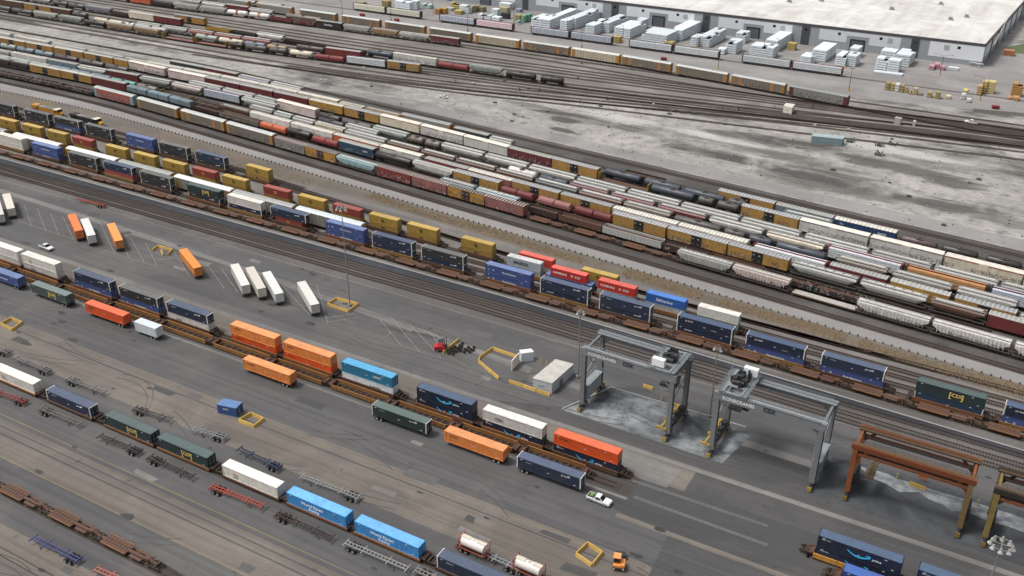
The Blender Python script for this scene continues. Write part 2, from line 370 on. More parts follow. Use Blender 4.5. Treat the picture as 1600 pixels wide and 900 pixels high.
@cached
def tankcar(L, body, band, graf):
    e = L/2-.7; n = 18; R = 1.48; zc = 2.78
    def ring(r): return [(r*math.sin(2*math.pi*i/n), zc-r*math.cos(2*math.pi*i/n)) for i in range(n)]
    b = MB(); b.loft([(-e-.28, ring(.25)), (-e-.2, ring(.85)), (-e, ring(1.3)), (-e+.3, ring(R)), (e-.3, ring(R)), (e, ring(1.3)), (e+.2, ring(.85)), (e+.28, ring(.25))])
    k = int(L/3)
    for i in range(1, k): x = -e+2*e*i/k; b.loft([(x-.04, ring(R+.03)), (x+.04, ring(R+.03))])
    bm = b.mesh('barrel', M(body, .42, .55, graf, 0., .25))
    for p in bm.polygons: p.use_smooth = len(p.vertices) == 4
    d = MB(); d.cyl((0, 0, zc+R-.1), (0, 0, zc+R+.38), .45, 10); d.box(-1.1, 1.1, -1.0, 1.0, zc+R-.02, zc+R+.05)
    for s in (-1, 1):
        d.bar((-1.1, s*1.0, zc+R+.9), (1.1, s*1.0, zc+R+.9), .05)
        for x in (-1.1, 0, 1.1): d.bar((x, s*1.0, zc+R), (x, s*1.0, zc+R+.9), .05)
        for k in range(6): d.box(-.25, .25, s*1.58-.03, s*1.58+.03, 1.3+k*.42, 1.34+k*.42)
        d.bar((-.25, s*1.58, 1.1), (-.25, s*1.2, zc+R), .05); d.bar((.25, s*1.58, 1.1), (.25, s*1.2, zc+R), .05)
    dm = d.mesh('dome_platform', M('#4b4845' if body != '#e8e6e0' else '#8b8984'))
    fr = []
    for s in (-1, 1):
        f = MB(); a, c = sorted((s*(e-2.6), s*(e+.65))); f.box(a, c, -.3, .3, .75, 1.4); f.box(min(s*(e+.1), s*(e+.7)), max(s*(e+.1), s*(e+.7)), -1.4, 1.4, 1.05, 1.15)
        f.bar((s*(e+.62), -1.3, 2.1), (s*(e+.62), 1.3, 2.1), .06)
        for y in (-1.3, 1.3): f.bar((s*(e+.62), y, 1.1), (s*(e+.62), y, 2.1), .06)
        f.box(min(s*(e+.6), s*(e+1.2)), max(s*(e+.6), s*(e+1.2)), -.15, .15, .8, 1.05); f.box(s*(e-1.5)-.3, s*(e-1.5)+.3, -1.1, 1.1, 1.15, 1.75)
        fr.append(('end_frame', f.mesh('end_frame', M('#24211f')), None))
    parts = [('barrel', bm, None), ('dome_platform', dm, None)]+fr
    if band:
        q = MB(); q.loft([(-.75, ring(R+.045)), (.75, ring(R+.045))]); parts.append(('painted_band', q.mesh('painted_band', M(band)), None))
    return ('tank_car', parts+bogies(L, 2.))
@cached
def gondola(L, H, body, load, graf, hop):
    w = 1.5; b = MB(); t = .07
    for s in (-1, 1):
        b.box(-L/2, L/2, s*w-t, s*w+t, 1.2, H); b.box(-L/2, L/2, s*w-.12, s*w+.12, H, H+.12)
        a, c = sorted((s*L/2, s*(L/2-.12)))
        b.box(a, c, -w+t, w-t, 1.2, H+.1)
        n = int(L/1.2)
        for i in range(n+1):
            x = -L/2+.08+(L-.16)*i/n; b.box(x-.07, x+.07, s*(w+.12)-.05, s*(w+.12)+.05, 1.2, H)
    b.box(-L/2+.1, L/2-.1, -w+t, w-t, 1.2, 1.3)
    if hop:
        for k in range(4):
            x = -L/2+L*(k+.5)/4; b.loft([(x-1.2, [(-1.3, 1.1), (1.3, 1.1), (1.3, 1.2), (-1.3, 1.2)]), (x, [(-1.1, .55), (1.1, .55), (1.1, 1.2), (-1.1, 1.2)]), (x+1.2, [(-1.3, 1.1), (1.3, 1.1), (1.3, 1.2), (-1.3, 1.2)])])
    bm = b.mesh('body', M(body, .6, .45, graf))
    q = H-2.45 if load else 0; f = MB(); f.box(-L/2+.12, L/2-.12, -w+.08, w-.08, 1.32, 1.86+q); 
    if load:
        for i in range(7): x = -L/2+L*(i+.5)/7; f.loft([(x-L/15, [(-1.3, 1.85+q), (1.3, 1.85+q), (.6, 1.9+q), (-.6, 1.9+q)]), (x, [(-1.3, 1.85+q), (1.3, 1.85+q), (.5, 2.1+q+rnd.random()*.25), (-.5, 2.15+q)]), (x+L/15, [(-1.3, 1.85+q), (1.3, 1.85+q), (.6, 1.9+q), (-.6, 1.9+q)])])
    else:
        for s in (-1, 1): f.box(min(s*L/2-s*.13, s*L/2-s*2.), max(s*L/2-s*.13, s*L/2-s*2.), -.05, .05, 1.36, H-.1)
    fm = f.mesh('interior', M('#4d3627', .9, .5))
    return ('gondola_car', [('body', bm, None), ('interior', fm, None), ('underframe', under(L), None)]+bogies(L))
@cached
def coilcar(L, body, cover, H, boxy):
    w = 1.45; b = MB(); b.loft([(-L/2, [(-1.2, 1.1), (1.2, 1.1), (w, 1.6), (-w, 1.6)]), (L/2, [(-1.2, 1.1), (1.2, 1.1), (w, 1.6), (-w, 1.6)])])
    for s in (-1, 1):
        for k in range(5): x = -L/2+.6+(L-1.2)*k/4; b.box(x-.08, x+.08, s*w-.08, s*w+.08, 1.0, 1.85)
        b.box(min(s*L/2, s*(L/2-.3)), max(s*L/2, s*(L/2-.3)), -w, w, 1.6, 2.4)
    bm = b.mesh('body', M(body, .6, .5))
    parts = [('body', bm, None)]
    for s in (-1, 1):
        c = MB(); a, e = sorted((s*.12, s*(L/2-.4)))
        pr = ([(-1.4, 1.62), (1.4, 1.62), (1.4, H-.35), (1.15, H), (-1.15, H), (-1.4, H-.35)] if boxy else
              [(-1.42, 1.62), (1.42, 1.62), (1.4, H-.9), (1.1, H-.3), (.5, H), (-.5, H), (-1.1, H-.3), (-1.4, H-.9)])
        pr2 = [(y*.9, 1.62+(z-1.62)*.9) for y, z in pr]
        c.loft([(a, pr2), (a+.25, pr), (e-.25, pr), (e, pr2)])
        c.box((a+e)/2-.5, (a+e)/2+.5, -.12, .12, H, H+.12)
        parts.append(('cover', c.mesh('cover', M(cover, .5, .45)), None))
    return ('covered_coil_car', parts+[('underframe', under(L), None)]+bogies(L, 2.))
@cached
def flatcar(L, body, deck, ends, z=1.15):
    b = MB(); b.box(-L/2, L/2, -.3, .3, .65, 1.0); 
    for s in (-1, 1): b.box(-L/2, L/2, s*1.4-.08, s*1.4+.08, z-.32, z+.06)
    n = int(L/1.6)
    for i in range(n+1): x = -L/2+.2+(L-.4)*i/n; b.box(x-.08, x+.08, -1.4, 1.4, z-.2, z-.05)
    d = MB(); d.box(-L/2+.1, L/2-.1, -1.32, 1.32, z-.04, z+.02)
    for k in (-.8, -.27, .27, .8): d.box(-L/2+.3, L/2-.3, k-.03, k+.03, z+.02, z+.06)
    parts = [('frame', b.mesh('frame', M(body, .7, .5)), None), ('deck', d.mesh('deck', M(deck, .85, .5)), None)]
    if ends:
        for s in (-1, 1):
            e = MB(); a, c = sorted((s*L/2, s*(L/2-.35))); e.box(a, c, -1.45, 1.45, z+.03, 3.9)
            for y in (-1, 0, 1): e.bar((s*(L/2-.3), y*1.2, z+.05), (s*(L/2-.75), y*1.2, 3.6), .14)
            parts.append(('bulkhead', e.mesh('bulkhead', M(ends, .7, .4)), None))
    return ('flat_car', parts+bogies(L))
@cached
def spinecar(L, col, accent):
    b = MB(); b.box(-L/2, L/2, -.32, .32, .62, 1.12)
    for x in (-L/2+1.4, -L*.12, L*.1, L/2-2.): b.box(x-.12, x+.12, -1.3, 1.3, .85, 1.05)
    b.box(L/2-3.1, L/2-1.9, -.55, .55, 1.12, 1.75); b.loft([(L/2-1.9, [(-.4, 1.12), (.4, 1.12), (.4, 1.7), (-.4, 1.7)]), (L/2-.6, [(-.2, 1.12), (.2, 1.12), (.2, 1.15), (-.2, 1.15)])])
    p = MB()
    for s in (-1, 1):
        a, c = sorted((s*.42, s*1.38)); p.box(-L/2+1., -L/2+8.2, a, c, 1.06, 1.14); p.box(-L/2+1., -L/2+8.2, s*1.36-.05, s*1.36+.05, 1.0, 1.3, 1)
        a, c = sorted((s*.6, s*1.3)); p.box(L*.08, L*.08+3.2, a, c, 1.06, 1.13)
    for k in range(7): p.box(-L/2+1.4+k, -L/2+1.6+k, -1.34, 1.34, 1.14, 1.19)
    return ('spine_car', [('spine', b.mesh('spine', M(col, .75, .5, 0, 0., .3)), None), ('platform', p.mesh('platform', [M(col, .8, .5), M(accent, .8, .4)]), None), ('bogie', BOGIE, (L/2, 0, .17)), ('bogie', BOGIE, (-L/2+.9, 0, .17))])
@cached
def wellcar(L, W, col, sill, first, zs=1.42):
    b = MB(); e = W/2
    for s in (-1, 1):
        for x0, x1, z in ((-e, e, zs),):
            b.box(x0, x1, s*1.43-.07, s*1.43+.07, .38, z, 1); b.box(x0, x1, s*1.43-.13, s*1.43+.13, z, z+.1, 1)
        n = int(W/1.5)
        for i in range(n+1): x = -e+.2+(W-.4)*i/n; b.box(x-.06, x+.06, s*1.53-.05, s*1.53+.05, .42, zs-.02, 1)
        a, c = sorted((s*e, s*(e+.15))); b.box(a, c, -1.5, 1.5, .4, zs+.03)
        a, c = sorted((s*(e+.15), s*L/2)); b.box(a, c, -.35, .35, .8, 1.25); b.box(a, c, -1.3, 1.3, 1.25, 1.31)
        b.bar((s*(e+.1), -1.3, 1.4), (s*(L/2-.1), -.4, 1.38), .14); b.bar((s*(e+.1), 1.3, 1.4), (s*(L/2-.1), .4, 1.38), .14)
        b.bar((s*(L/2-.15), -1.2, 1.35), (s*(L/2-.15), 1.2, 1.35), .12, .3)
    for i in range(9):
        x = -e+.6+(W-1.2)*i/8; b.box(x-.14, x+.14, -1.36, 1.36, .36, .44)
    parts = [('well', b.mesh('well', [M(col, .75, .45, 0, 0., .3), M(sill, .75, .45, 0, 0., .35)]), None), ('bogie', BOGIE, (L/2+.35, 0, .17))]
    if first: parts.append(('bogie', BOGIE, (-L/2-.35, 0, .17)))
    return ('well_car', parts)
@cached
def centerbeam(L, end, top):
    b = MB(); b.box(-L/2, L/2, -1.45, 1.45, 1.0, 1.18); b.box(-L/2, L/2, -.3, .3, .6, 1.0)
    m = MB(); m.box(-L/2+.3, L/2-.3, -.16, .16, 4.75, 4.95)
    n = 14
    for i in range(n+1): x = -L/2+.4+(L-.8)*i/n; m.box(x-.07, x+.07, -.1, .1, 1.18, 4.75)
    parts = [('deck', b.mesh('deck', M('#2e2926')), None), ('center_beam', m.mesh('center_beam', M(top, .6, .3)), None)]
    for s in (-1, 1):
        e = MB(); a, c = sorted((s*L/2, s*(L/2-.3))); e.box(a, c, -1.42, 1.42, 1.18, 4.9)
        for y in (-1, 1): e.bar((s*(L/2-.3), y, 1.3), (s*(L/2-.7), y*.2, 4.6), .12)
        parts.append(('bulkhead', e.mesh('bulkhead', M(end, .7, .3)), None))
    return ('centerbeam_car', parts+bogies(L))
@cached
def lumber_load_mesh(L, colr, gapc, layers, hgt):
    b = MB(); x0, x1 = -L/2+.55, L/2-.55; n = 5
    h = (hgt-1.2)/layers
    for k in range(layers):
        for i in range(n):
            a = x0+(x1-x0)*i/n; c = a+(x1-x0)/n-.08
            for s in (-1, 1):
                ya, yb = sorted((s*.2, s*(1.36+rnd.uniform(-.04, .02)))); b.box(a, c, ya, yb, 1.2+k*h+.2, 1.2+(k+1)*h)
                for q in (.25, .75): X = a+(c-a)*q; b.box(X-.06, X+.06, min(s*.25, s*1.3), max(s*.25, s*1.3), 1.2+k*h, 1.2+k*h+.2, 1)
    return b.mesh('lumber_load', [M(colr, .5, .12), M(gapc)])
# ---------------------------------------------------------------- ground
def curve(pts):
    pts = sorted(pts)
    def f(x):
        if x <= pts[0][0]: i = 0
        elif x >= pts[-1][0]: i = len(pts)-2
        else: i = max(k for k in range(len(pts)-1) if pts[k][0] <= x)
        (a, b), (c, d) = pts[i], pts[i+1]; t = (x-a)/(c-a)
        if 0 < t < 1:      # gentle catmull-rom
            p0 = pts[i-1] if i > 0 else (2*a-c, 2*b-d); p3 = pts[i+2] if i+2 < len(pts) else (2*c-a, 2*d-b)
            m1 = (d-p0[1])/(c-p0[0])*(c-a); m2 = (p3[1]-b)/(p3[0]-a)*(c-a)
            return (2*t**3-3*t*t+1)*b+(t**3-2*t*t+t)*m1+(-2*t**3+3*t*t)*d+(t**3-t*t)*m2
        return b+(d-b)*t
    return f
def sheet(name, pts, z, m):
    me = bpy.data.meshes.new(name); me.from_pydata([(p[0], p[1], z) for p in pts], [], [tuple(range(len(pts)))])
    me.materials.append(m); me.update()
    if me.polygons[0].normal.z < 0: me.flip_normals()
    return struct(name, me)
def band(name, f0, f1, x0, x1, z, m, step=20):
    n = max(2, int((x1-x0)/step)); vs = []; fs = []
    for i in range(n+1):
        x = x0+(x1-x0)*i/n; vs += [(x, f0(x), z), (x, f1(x), z)]
    fs = [(2*i, 2*i+2, 2*i+3, 2*i+1) for i in range(n)]
    me = bpy.data.meshes.new(name); me.from_pydata(vs, [], fs); me.materials.append(m); me.update(); return struct(name, me)
cst = lambda y: (lambda x: y)
GM_DIRT = ground_mat('pale_dirt', '#98958f', '#494744', '#aca9a2', .009, .05, .2, 1., .55, .7, .5, .62, .15, ((1230, 246, 42, 8, '#55524e', .8), (1395, 262, 34, 8, '#4f4c48', .85), (1490, 286, 16, 9, '#4f4c48', .85), (1480, 322, 14, 9, '#4f4c49', .85), (1290, 292, 34, 6, '#5b5854', .75), (885, 188, 12, 5, '#45423f', .9), (880, 204, 9, 3, '#45423f', .9), (1000, 205, 18, 6, '#55524e', .6), (690, 175, 50, 12, '#6b6a68', .7), (560, 150, 40, 10, '#6d6b69', .6), (830, 165, 20, 4, '#5e5b57', .7), (1110, 300, 40, 5, '#66635f', .6), (1570, 345, 22, 6, '#5b5854', .7), (1120, 215, 34, 5, '#c0beb8', .55), (970, 185, 24, 6, '#bdbbb5', .5), (1400, 235, 40, 7, '#bcbab4', .5), (1330, 318, 40, 5, '#b7b4ae', .5)))
GM_BALL = ground_mat('ballast', '#4d4a48', '#383533', '#625f5b', .02, .3, .8, .6, .4)
GM_BALL2 = ground_mat('far_ballast', '#77736d', '#5b5753', '#8e8a83', .012, .2, .8, .75, .4)
GM_ASPH = ground_mat('asphalt', '#585757', '#474646', '#615f5d', .008, .16, .25, .8, .25, streak=.26)
GM_ASPL = ground_mat('asphalt_worn', '#6f6860', '#544f4a', '#7a736a', .01, .2, .3, .7, .25, streak=.24)
GM_CONC = ground_mat('concrete', '#757370', '#5b5956', '#83807b', .02, .2, .5, .7, .4, streak=.3)
GM_ROAD = ground_mat('service_road', '#84827f', '#767472', '#8b8986', .02, .1, .5, .5, .2)
GM_LOT = ground_mat('lumber_lot', '#888583', '#726f6d', '#95928f', .012, .05, .3, .7, .3, streak=.15)
GM_PAD = ground_mat('pad', '#727678', '#333637', '#a0a4a6', .05, .1, .35, 1., .8, .9, .42, .6)
GM_SAND = ground_mat('verge_dirt', '#6a645c', '#544e46', '#74644e', .02, .12, .3, .8, .5)
GM_PATCH = ground_mat('patch', '#474747', '#3b3b3b', None, .03, .1, .4, .6, .4)
GM_TIRE = ground_mat('tyre_marks', '#4e4d4d', '#424141', '#5c5a58', .01, .5, .4, .8, .4, streak=.4)
base = curve([(-760, 300), (-600, 301), (-470, 302.5), (-400, 302.3), (-340, 297.3), (-280, 291.6), (-200, 284), (-100, 274.5), (0, 265), (100, 255.5), (300, 236)])
off = lambda k: (lambda x: base(x)+k)
sheet('ground', [(-3000, -600), (1500, -600), (1500, 4500), (-3000, 4500)], 0, GM_DIRT)
band('asphalt_yard', cst(-200), cst(212.5), -900, 500, .004, GM_ASPH, 100)
postf = lambda x: base(x)-13.6 if x > -340 else base(x)-13.6-(-340-x)*.03
GM_BALI = ground_mat('ramp_ballast', '#716d69', '#514d4a', '#7f7b76', .015, .3, .9, .7, .4)
band('ballast_intermodal', cst(208.5), cst(224), -900, 500, .006, ground_mat('front_ballast', '#5b5855', '#454240', '#6b6864', .015, .3, .9, .7, .4))
band('ballast_intermodal', cst(224), lambda x: min(266, base(x)-18), -900, 500, .004, GM_BALI)
GM_ASPD = ground_mat('darkened_asphalt', '#4b4a4a', '#3c3c3c', '#545352', .012, .12, .3, .7, .25, streak=.26)  # right-hand paving toned darker: dimmer exposure there painted into its colour
sheet('darkened_asphalt', [(-104, 176), (-60, 152.6), (-48, 152), (-44, 100), (-30, 40), (400, 40), (400, 189), (-66, 189.4)], .007, GM_ASPD)
band('verge', lambda x: min(264.5, base(x)-21), lambda x: postf(x)+.4, -900, 500, .008, GM_SAND)
band('service_road', lambda x: postf(x)+.2, lambda x: base(x)-8.4 if x > -340 else base(x)-8.8, -900, 500, .012, GM_ROAD)
band('ballast_yard', lambda x: base(x)-8.5, lambda x: base(x)+(74 if x > -300 else 74-min(22, (-300-x)*.13)), -900, 500, .004, GM_BALL)
band('gravel_road', off(75), lambda x: base(x)+84, -260, 500, .008, GM_LOT)
ft = lambda y0, y1: curve([(-900, y0), (-340, y0), (-240, y0*.8+y1*.2), (-120, y0*.3+y1*.7), (0, y1), (300, y1-8)])
band('far_ballast', ft(395, 452), ft(496, 480), -900, 400, .004, GM_BALL2)
band('lumber_yard_pavement', curve([(-900, 497), (-300, 494), (-150, 487), (-80, 490), (0, 500), (300, 520)]), cst(640), -900, 400, .008, GM_LOT, 40)
# patches, oil spots and seams in the ramp paving
pa_ = [ground_mat('patch_'+n, *c) for n, c in (('dark', ('#4a4a49', '#3e3e3d', None, .05, .2, .5, .7, .4)), ('mid', ('#5d5c5a', '#4b4a49', None, .05, .2, .5, .7, .4)), ('pale', ('#7b7875', '#605e5b', None, .05, .2, .5, .8, .5)))]
bt = [MB(), MB(), MB()]
for i in range(70):
    x, y = rnd.uniform(-320, 60), rnd.choice((rnd.uniform(128, 152), rnd.uniform(60, 112), rnd.uniform(178, 208))); w_, h_ = rnd.uniform(1.5, 9), rnd.uniform(.8, 3.2); a = rnd.uniform(-.05, .05); k = rnd.choices((0, 1, 2), (4, 3, 1))[0]; pts = []
    for cx_, cy_ in ((-1, -1), (1, -1), (1, 1), (-1, 1)): pts.append((x+cx_*w_/2+rnd.uniform(-.4, .4), y+cy_*h_/2+cx_*a*w_/2+rnd.uniform(-.2, .2), .0))
    bt[k].add(pts, [(0, 1, 2, 3)])
ob = MB()
for i in range(120):
    x, y = rnd.uniform(-330, 60), rnd.choice((rnd.uniform(124, 156), rnd.uniform(62, 116), rnd.uniform(176, 209))); r_ = rnd.uniform(.3, 1.3); n_ = 9
    ob.add([(x+math.cos(q*6.283/n_)*r_*rnd.uniform(1, 2.2), y+math.sin(q*6.283/n_)*r_*rnd.uniform(.5, .9), 0) for q in range(n_)], [tuple(range(n_))])
sb = MB()
for i in range(46):
    x, y = rnd.uniform(-300, 40), rnd.uniform(60, 208); L_ = rnd.uniform(8, 60); px_, py_ = x, y
    if 157 < y < 174 or 117 < y < 123: continue
    for q in range(int(L_/4)): nx_, ny_ = px_+4, py_+rnd.uniform(-.25, .25); sb.add([(px_, py_-.05, 0), (nx_, ny_-.05, 0), (nx_, ny_+.05, 0), (px_, py_+.05, 0)], [(0, 1, 2, 3)]); px_, py_ = nx_, ny_
am_ = MB()
for i in range(70):
    x, y = rnd.uniform(-310, 50), rnd.choice((rnd.uniform(124, 150), rnd.uniform(62, 115), rnd.uniform(178, 207))); r0_ = rnd.uniform(14, 60)*rnd.choice((-1, 1)); a0 = rnd.uniform(-.35, .35); n_ = rnd.randint(5, 14)
    for o_ in (0, 2.0):
        hx, hy, ha = x, y+o_, a0
        for q in range(n_):
            nx_, ny_ = hx+1.6*math.cos(ha), hy+1.6*math.sin(ha); am_.add([(hx, hy-.13, 0), (nx_, ny_-.13, 0), (nx_, ny_+.13, 0), (hx, hy+.13, 0)], [(0, 1, 2, 3)]); hx, hy = nx_, ny_; ha += 1.6/r0_
struct('tyre_arcs', am_.mesh('tyre_arcs', M('#474646', .8, .5)), (0, 0, .0165))
for k in range(3): struct('paving_patch', bt[k].mesh('paving_patch', pa_[k]), (0, 0, .0125+.0005*k))
struct('oil_stains', ob.mesh('oil_stains', M('#34322f', .6, .3)), (0, 0, .0145)); struct('tar_seams', sb.mesh('tar_seams', M('#3a3937', .8)), (0, 0, .0155))
sheet('grass', [G(1568, 75), G(1640, 60), G(1640, 84), G(1578, 84)], .02, ground_mat('grass', '#5b6847', '#48523a', None))
# concrete strips of the intermodal ramp
k1 = curve([(-700, 206), (-333, 202.3), (-221, 199.4), (-144, 194.9), (-66, 190.6), (4, 189.3), (200, 187)])
band('concrete_strip', lambda x: k1(x)-1.3, lambda x: k1(x)+1.3, -900, 500, .008, GM_CONC)
band('concrete_strip', cst(173.8), cst(175.4), -900, 500, .008, GM_CONC)
band('concrete_apron', cst(166), cst(173.8), -900, -50, .008, GM_ASPL)
band('concrete_strip', cst(157.0), cst(157.8), -900, -60, .008, GM_CONC)
band('concrete_strip', cst(150.8), cst(152.2), -60, 500, .011, GM_ASPL)
band('asphalt_lane', cst(128), cst(141), -900, 500, .006, GM_ASPL)
band('asphalt_lane', cst(98.5), cst(108), -900, 500, .006, GM_ASPL)
band('asphalt_lane', cst(60), cst(84), -900, 500, .006, GM_ASPL)
for y in (146.2, 148.1, 137.5, 104, 106):
    band('tyre_track', cst(y), cst(y+.45), -900, 500, .010, GM_TIRE, 100)
for y in (109.3, 98.3): band('yellow_line', cst(y), cst(y+.16), -900, 500, .014, ground_mat('worn_yellow', '#8d7d4e', '#716a58', None, .05, .5, .5, .8, .5), 100)
for y in (209.5, ): band('white_line', cst(y), cst(y+.16), -900, 500, .014, M('#8f8c88', dirt=.6), 100)
band('concrete_kerb', lambda x: 224.6 if x < -130 else 224.6-(x+130)*.035, lambda x: (224.6 if x < -130 else 224.6-(x+130)*.035)+.45, -900, 500, .13, M('#9c9a97', dirt=.4))
band('drain_strip', lambda x: 221.2-(max(0, x+130))*.03, lambda x: (224.6 if x < -130 else 224.6-(x+130)*.035), -900, 500, .016, ground_mat('wet_strip', '#2f3338', '#23262b', '#3c4046', .03, .3, .4, .7, .4))
# crane pads, patched paving
sheet('concrete_pad', [G(878, 640), G(955, 607), G(1095, 645), G(1172, 682), G(1128, 724)], .016, GM_PAD)
p_, q_ = G(955, 606), G(1165, 668); kb = MB(); kb.bar((p_.x, p_.y, .15), (q_.x, q_.y, .15), .3, .3); p2 = G(878, 640); kb.bar((p2.x, p2.y, .15), (p_.x, p_.y, .15), .3, .3); struct('pad_kerb', kb.mesh('pad_kerb', M('#9a9c9c', dirt=.4)))
sheet('dirty_pad', [G(1255, 768), G(1300, 715), G(1380, 730), G(1640, 812), G(1640, 900), G(1500, 850)], .016, ground_mat('dirty_pad', '#414447', '#2f3133', '#54585a', .05, .1, .3, .9, .6, .4))
pp_ = [G(1340, 728)]+[G(1360+i*22+rnd.uniform(-6, 6), 733+i*7.2) for i in range(13)]+[G(1640-i*21+rnd.uniform(-7, 7), 850-i*7.6+rnd.uniform(-6, 5)) for i in range(14)]
sheet('pale_spill', pp_, .020, ground_mat('pale_spill', '#8d9091', '#45494a', '#a9acad', .05, .12, .45, 1., .8, .6, .46, .6))
sheet('paving_patch', [G(985, 790), G(1008, 748), G(1062, 768), G(1100, 772), G(1300, 850), G(1250, 880)], .012, GM_PATCH)
sheet('worn_concrete', [G(1000, 748), G(960, 725), G(975, 700), G(1062, 735), G(1042, 762)], .014, GM_CONC)
for (a, b) in (((980, 748), (1200, 822)), ((990, 776), (1200, 852))):
    p, q = G(*a), G(*b); n = 26; mb = MB()
    for i in range(n):
        s = p.lerp(q, i/n); e = p.lerp(q, (i+.93)/n); d = (q-p).normalized().cross(Vector((0, 0, 1)))*.45
        mb.add([s-d, e-d, e+d, s+d], [(0, 1, 2, 3)])
    o = struct('rail_slab', mb.mesh('rail_slab', ground_mat('slab', '#605f5d', '#504f4d', None, .1, .3, .5, .7, .4)), (0, 0, .02))
# parking stall lines
sl_ = MB()
def gline(a, b, w=.14, mb=None):
    p, q = G(*a), G(*b); d = (q-p).normalized().cross(Vector((0, 0, 1)))*w/2; (mb or sl_).add([p-d, q-d, q+d, p+d], [(0, 1, 2, 3)])
for a, b in (((20, 316), (31, 347)), ((38, 321), (50, 354)), ((58, 325), (72, 361)), ((79, 333), (92, 367)), ((98, 338), (115, 374)), ((158, 352), (179, 396)), ((187, 360), (201, 402)),
             ((203, 370), (226, 411)), ((227, 379), (246, 416)), ((270, 390), (296, 432)), ((323, 412), (350, 450)), ((346, 420), (372, 457)), ((439, 444), (484, 492)), ((495, 445), (512, 505)), ((590, 495), (627, 540)),
             ((611, 496), (656, 550)), ((640, 506), (690, 560)), ((671, 517), (690, 545)), ((226, 411), (246, 416)), ((30, 346), (115, 374)), ((152, 388), (226, 411)), ((246, 408), (275, 400)), ((243, 405), (290, 402)), ((512, 503), (560, 496)), ((507, 497), (555, 490)), ((600, 533), (690, 560)), ((603, 527), (610, 520))):
    gline(a, b)
sm_ = sl_.mesh('parking_lines', M('#8f8c88', dirt=.6)); struct('parking_lines', sm_, (0, 0, .02))
# ---------------------------------------------------------------- tracks
TIE = M('#3f342d', .9, .5); RAIL = M('#3a2a22', .5, .3); TIEL = M('#5a524b', .9, .5)
def track(f, x0, x1, ties=.62, tie=TIE, rail=RAIL):
    t = MB(); n = int((x1-x0)/ties) if ties else 0
    for i in range(n):
        x = x0+i*ties; y = f(x); j = rnd.uniform(-.06, .06); t.box(x-.12, x+.12, y-1.28+j, y+1.28+j, .018, .1)
    r = MB(); st = 12; k = int((x1-x0)/st)
    for s in (-.76, .76):
        for i in range(k):
            a = x0+i*st; b = a+st; r.add([(a, f(a)+s-.05, .1), (b, f(b)+s-.05, .1), (b, f(b)+s+.05, .1), (a, f(a)+s+.05, .1), (a, f(a)+s-.05, .24), (b, f(b)+s-.05, .24), (b, f(b)+s+.05, .24), (a, f(a)+s+.05, .24)],
                                         [(4, 5, 6, 7), (0, 1, 5, 4), (2, 3, 7, 6)])
    o = struct('railway_track', r.mesh('rails', rail))
    if n: link('ties', t.mesh('ties', tie), o)
    return o
def bedded(f, x0, x1, w=1.7, m=None, z=.012): band('track_bed', lambda x: f(x)-w, lambda x: f(x)+w, x0, x1, z, m or BED)
BED = ground_mat('track_bed', '#474039', '#38322d', '#57504a', .03, .4, .9, .6, .5)
BEDI = ground_mat('ramp_track_bed', '#564f49', '#453f3a', '#67615b', .03, .4, .9, .6, .5)
OFFS = dict(R1=0, R2=4.6, R3=13.2, R4=17.8, R5=25.2, R6=30.4, R7=36, R9b=50.7)
ROWF = {k: off(v) for k, v in OFFS.items()}
ROWF['R6'] = curve([(-760, 326), (-490, 326.6), (-428, 328.2), (-384, 329.5), (-335, 328.2), (-312, 326.8), (-267, 321.6), (-150, 309.7), (0, 295.4), (200, 276.4)])
ROWF['R7'] = curve([(-760, 338), (-500, 337.5), (-430, 337), (-340, 334), (-255, 325.5), (-172, 317.4), (-60, 306.7), (0, 301), (200, 282)])
ROWF['R9'] = curve([(-760, 344), (-537, 344.8), (-470, 346), (-432, 345.6), (-400, 344.2), (-349, 343), (-304, 341), (-260, 338), (-217, 333.5), (-186, 329.8), (-150, 326), (-98, 320.4), (0, 310.7), (200, 291.5)])
ROWF['R10'] = curve([(-760, 352), (-540, 352), (-421, 349.6), (-368, 349.3), (-315, 347), (-275, 344.5), (-222, 340.4), (-98, 328.8), (-54, 324.3), (0, 319.5), (200, 300.5)])
ROWF['R11'] = curve([(-760, 358), (-420, 357.5), (-360, 356), (-300, 352), (-222, 346), (0, 325), (200, 306)])
ROWF['A'] = curve([(-900, 234.5), (-340, 233.9), (-230, 232.5), (-140, 231.6), (-80, 230.7), (0, 229), (200, 225)])
ROWF['AF'] = curve([(-900, 228.5), (-187, 227.9), (-105, 227.2), (-48, 226.6), (0, 225), (200, 220)])
ROWF['H'] = curve([(-900, 238), (-340, 238.2), (-230, 237), (-140, 235.9), (0, 233.5), (200, 229)])
ROWF['M'] = curve([(-900, 249), (-388, 248), (-300, 247), (-230, 245.8), (-144, 244.2), (-60, 242.5), (0, 241), (200, 235)])
ROWF['M2'] = curve([(-900, 242.5), (-300, 242), (-140, 240), (-60, 239), (0, 237.6), (200, 232)])
ROWF['N'] = curve([(-900, 262), (-403, 261.2), (-300, 260.2), (-252, 258.4), (-190, 254), (-120, 249), (0, 246), (200, 240)])
ROWF['N2'] = curve([(-900, 267), (-403, 266.5), (-300, 265), (-230, 259), (-150, 251), (-80, 247.5), (0, 246.5), (200, 240)])
ROWF['B'] = cst(164.4); ROWF['C'] = cst(160.2); ROWF['D'] = cst(119.8); ROWF['E'] = cst(91.2)
ROWF['FR'] = off(-6.6); ROWF['BK'] = off(69.5)
for k in ('R1', 'R2', 'R3', 'R4', 'R5', 'R6', 'R7', 'R9', 'R9b', 'R10', 'R11', 'FR', 'BK'):
    bedded(ROWF[k], -760, 200, 1.5); track(ROWF[k], -760, 200, .8 if k in ('FR', 'BK', 'R1', 'R2') else 0)
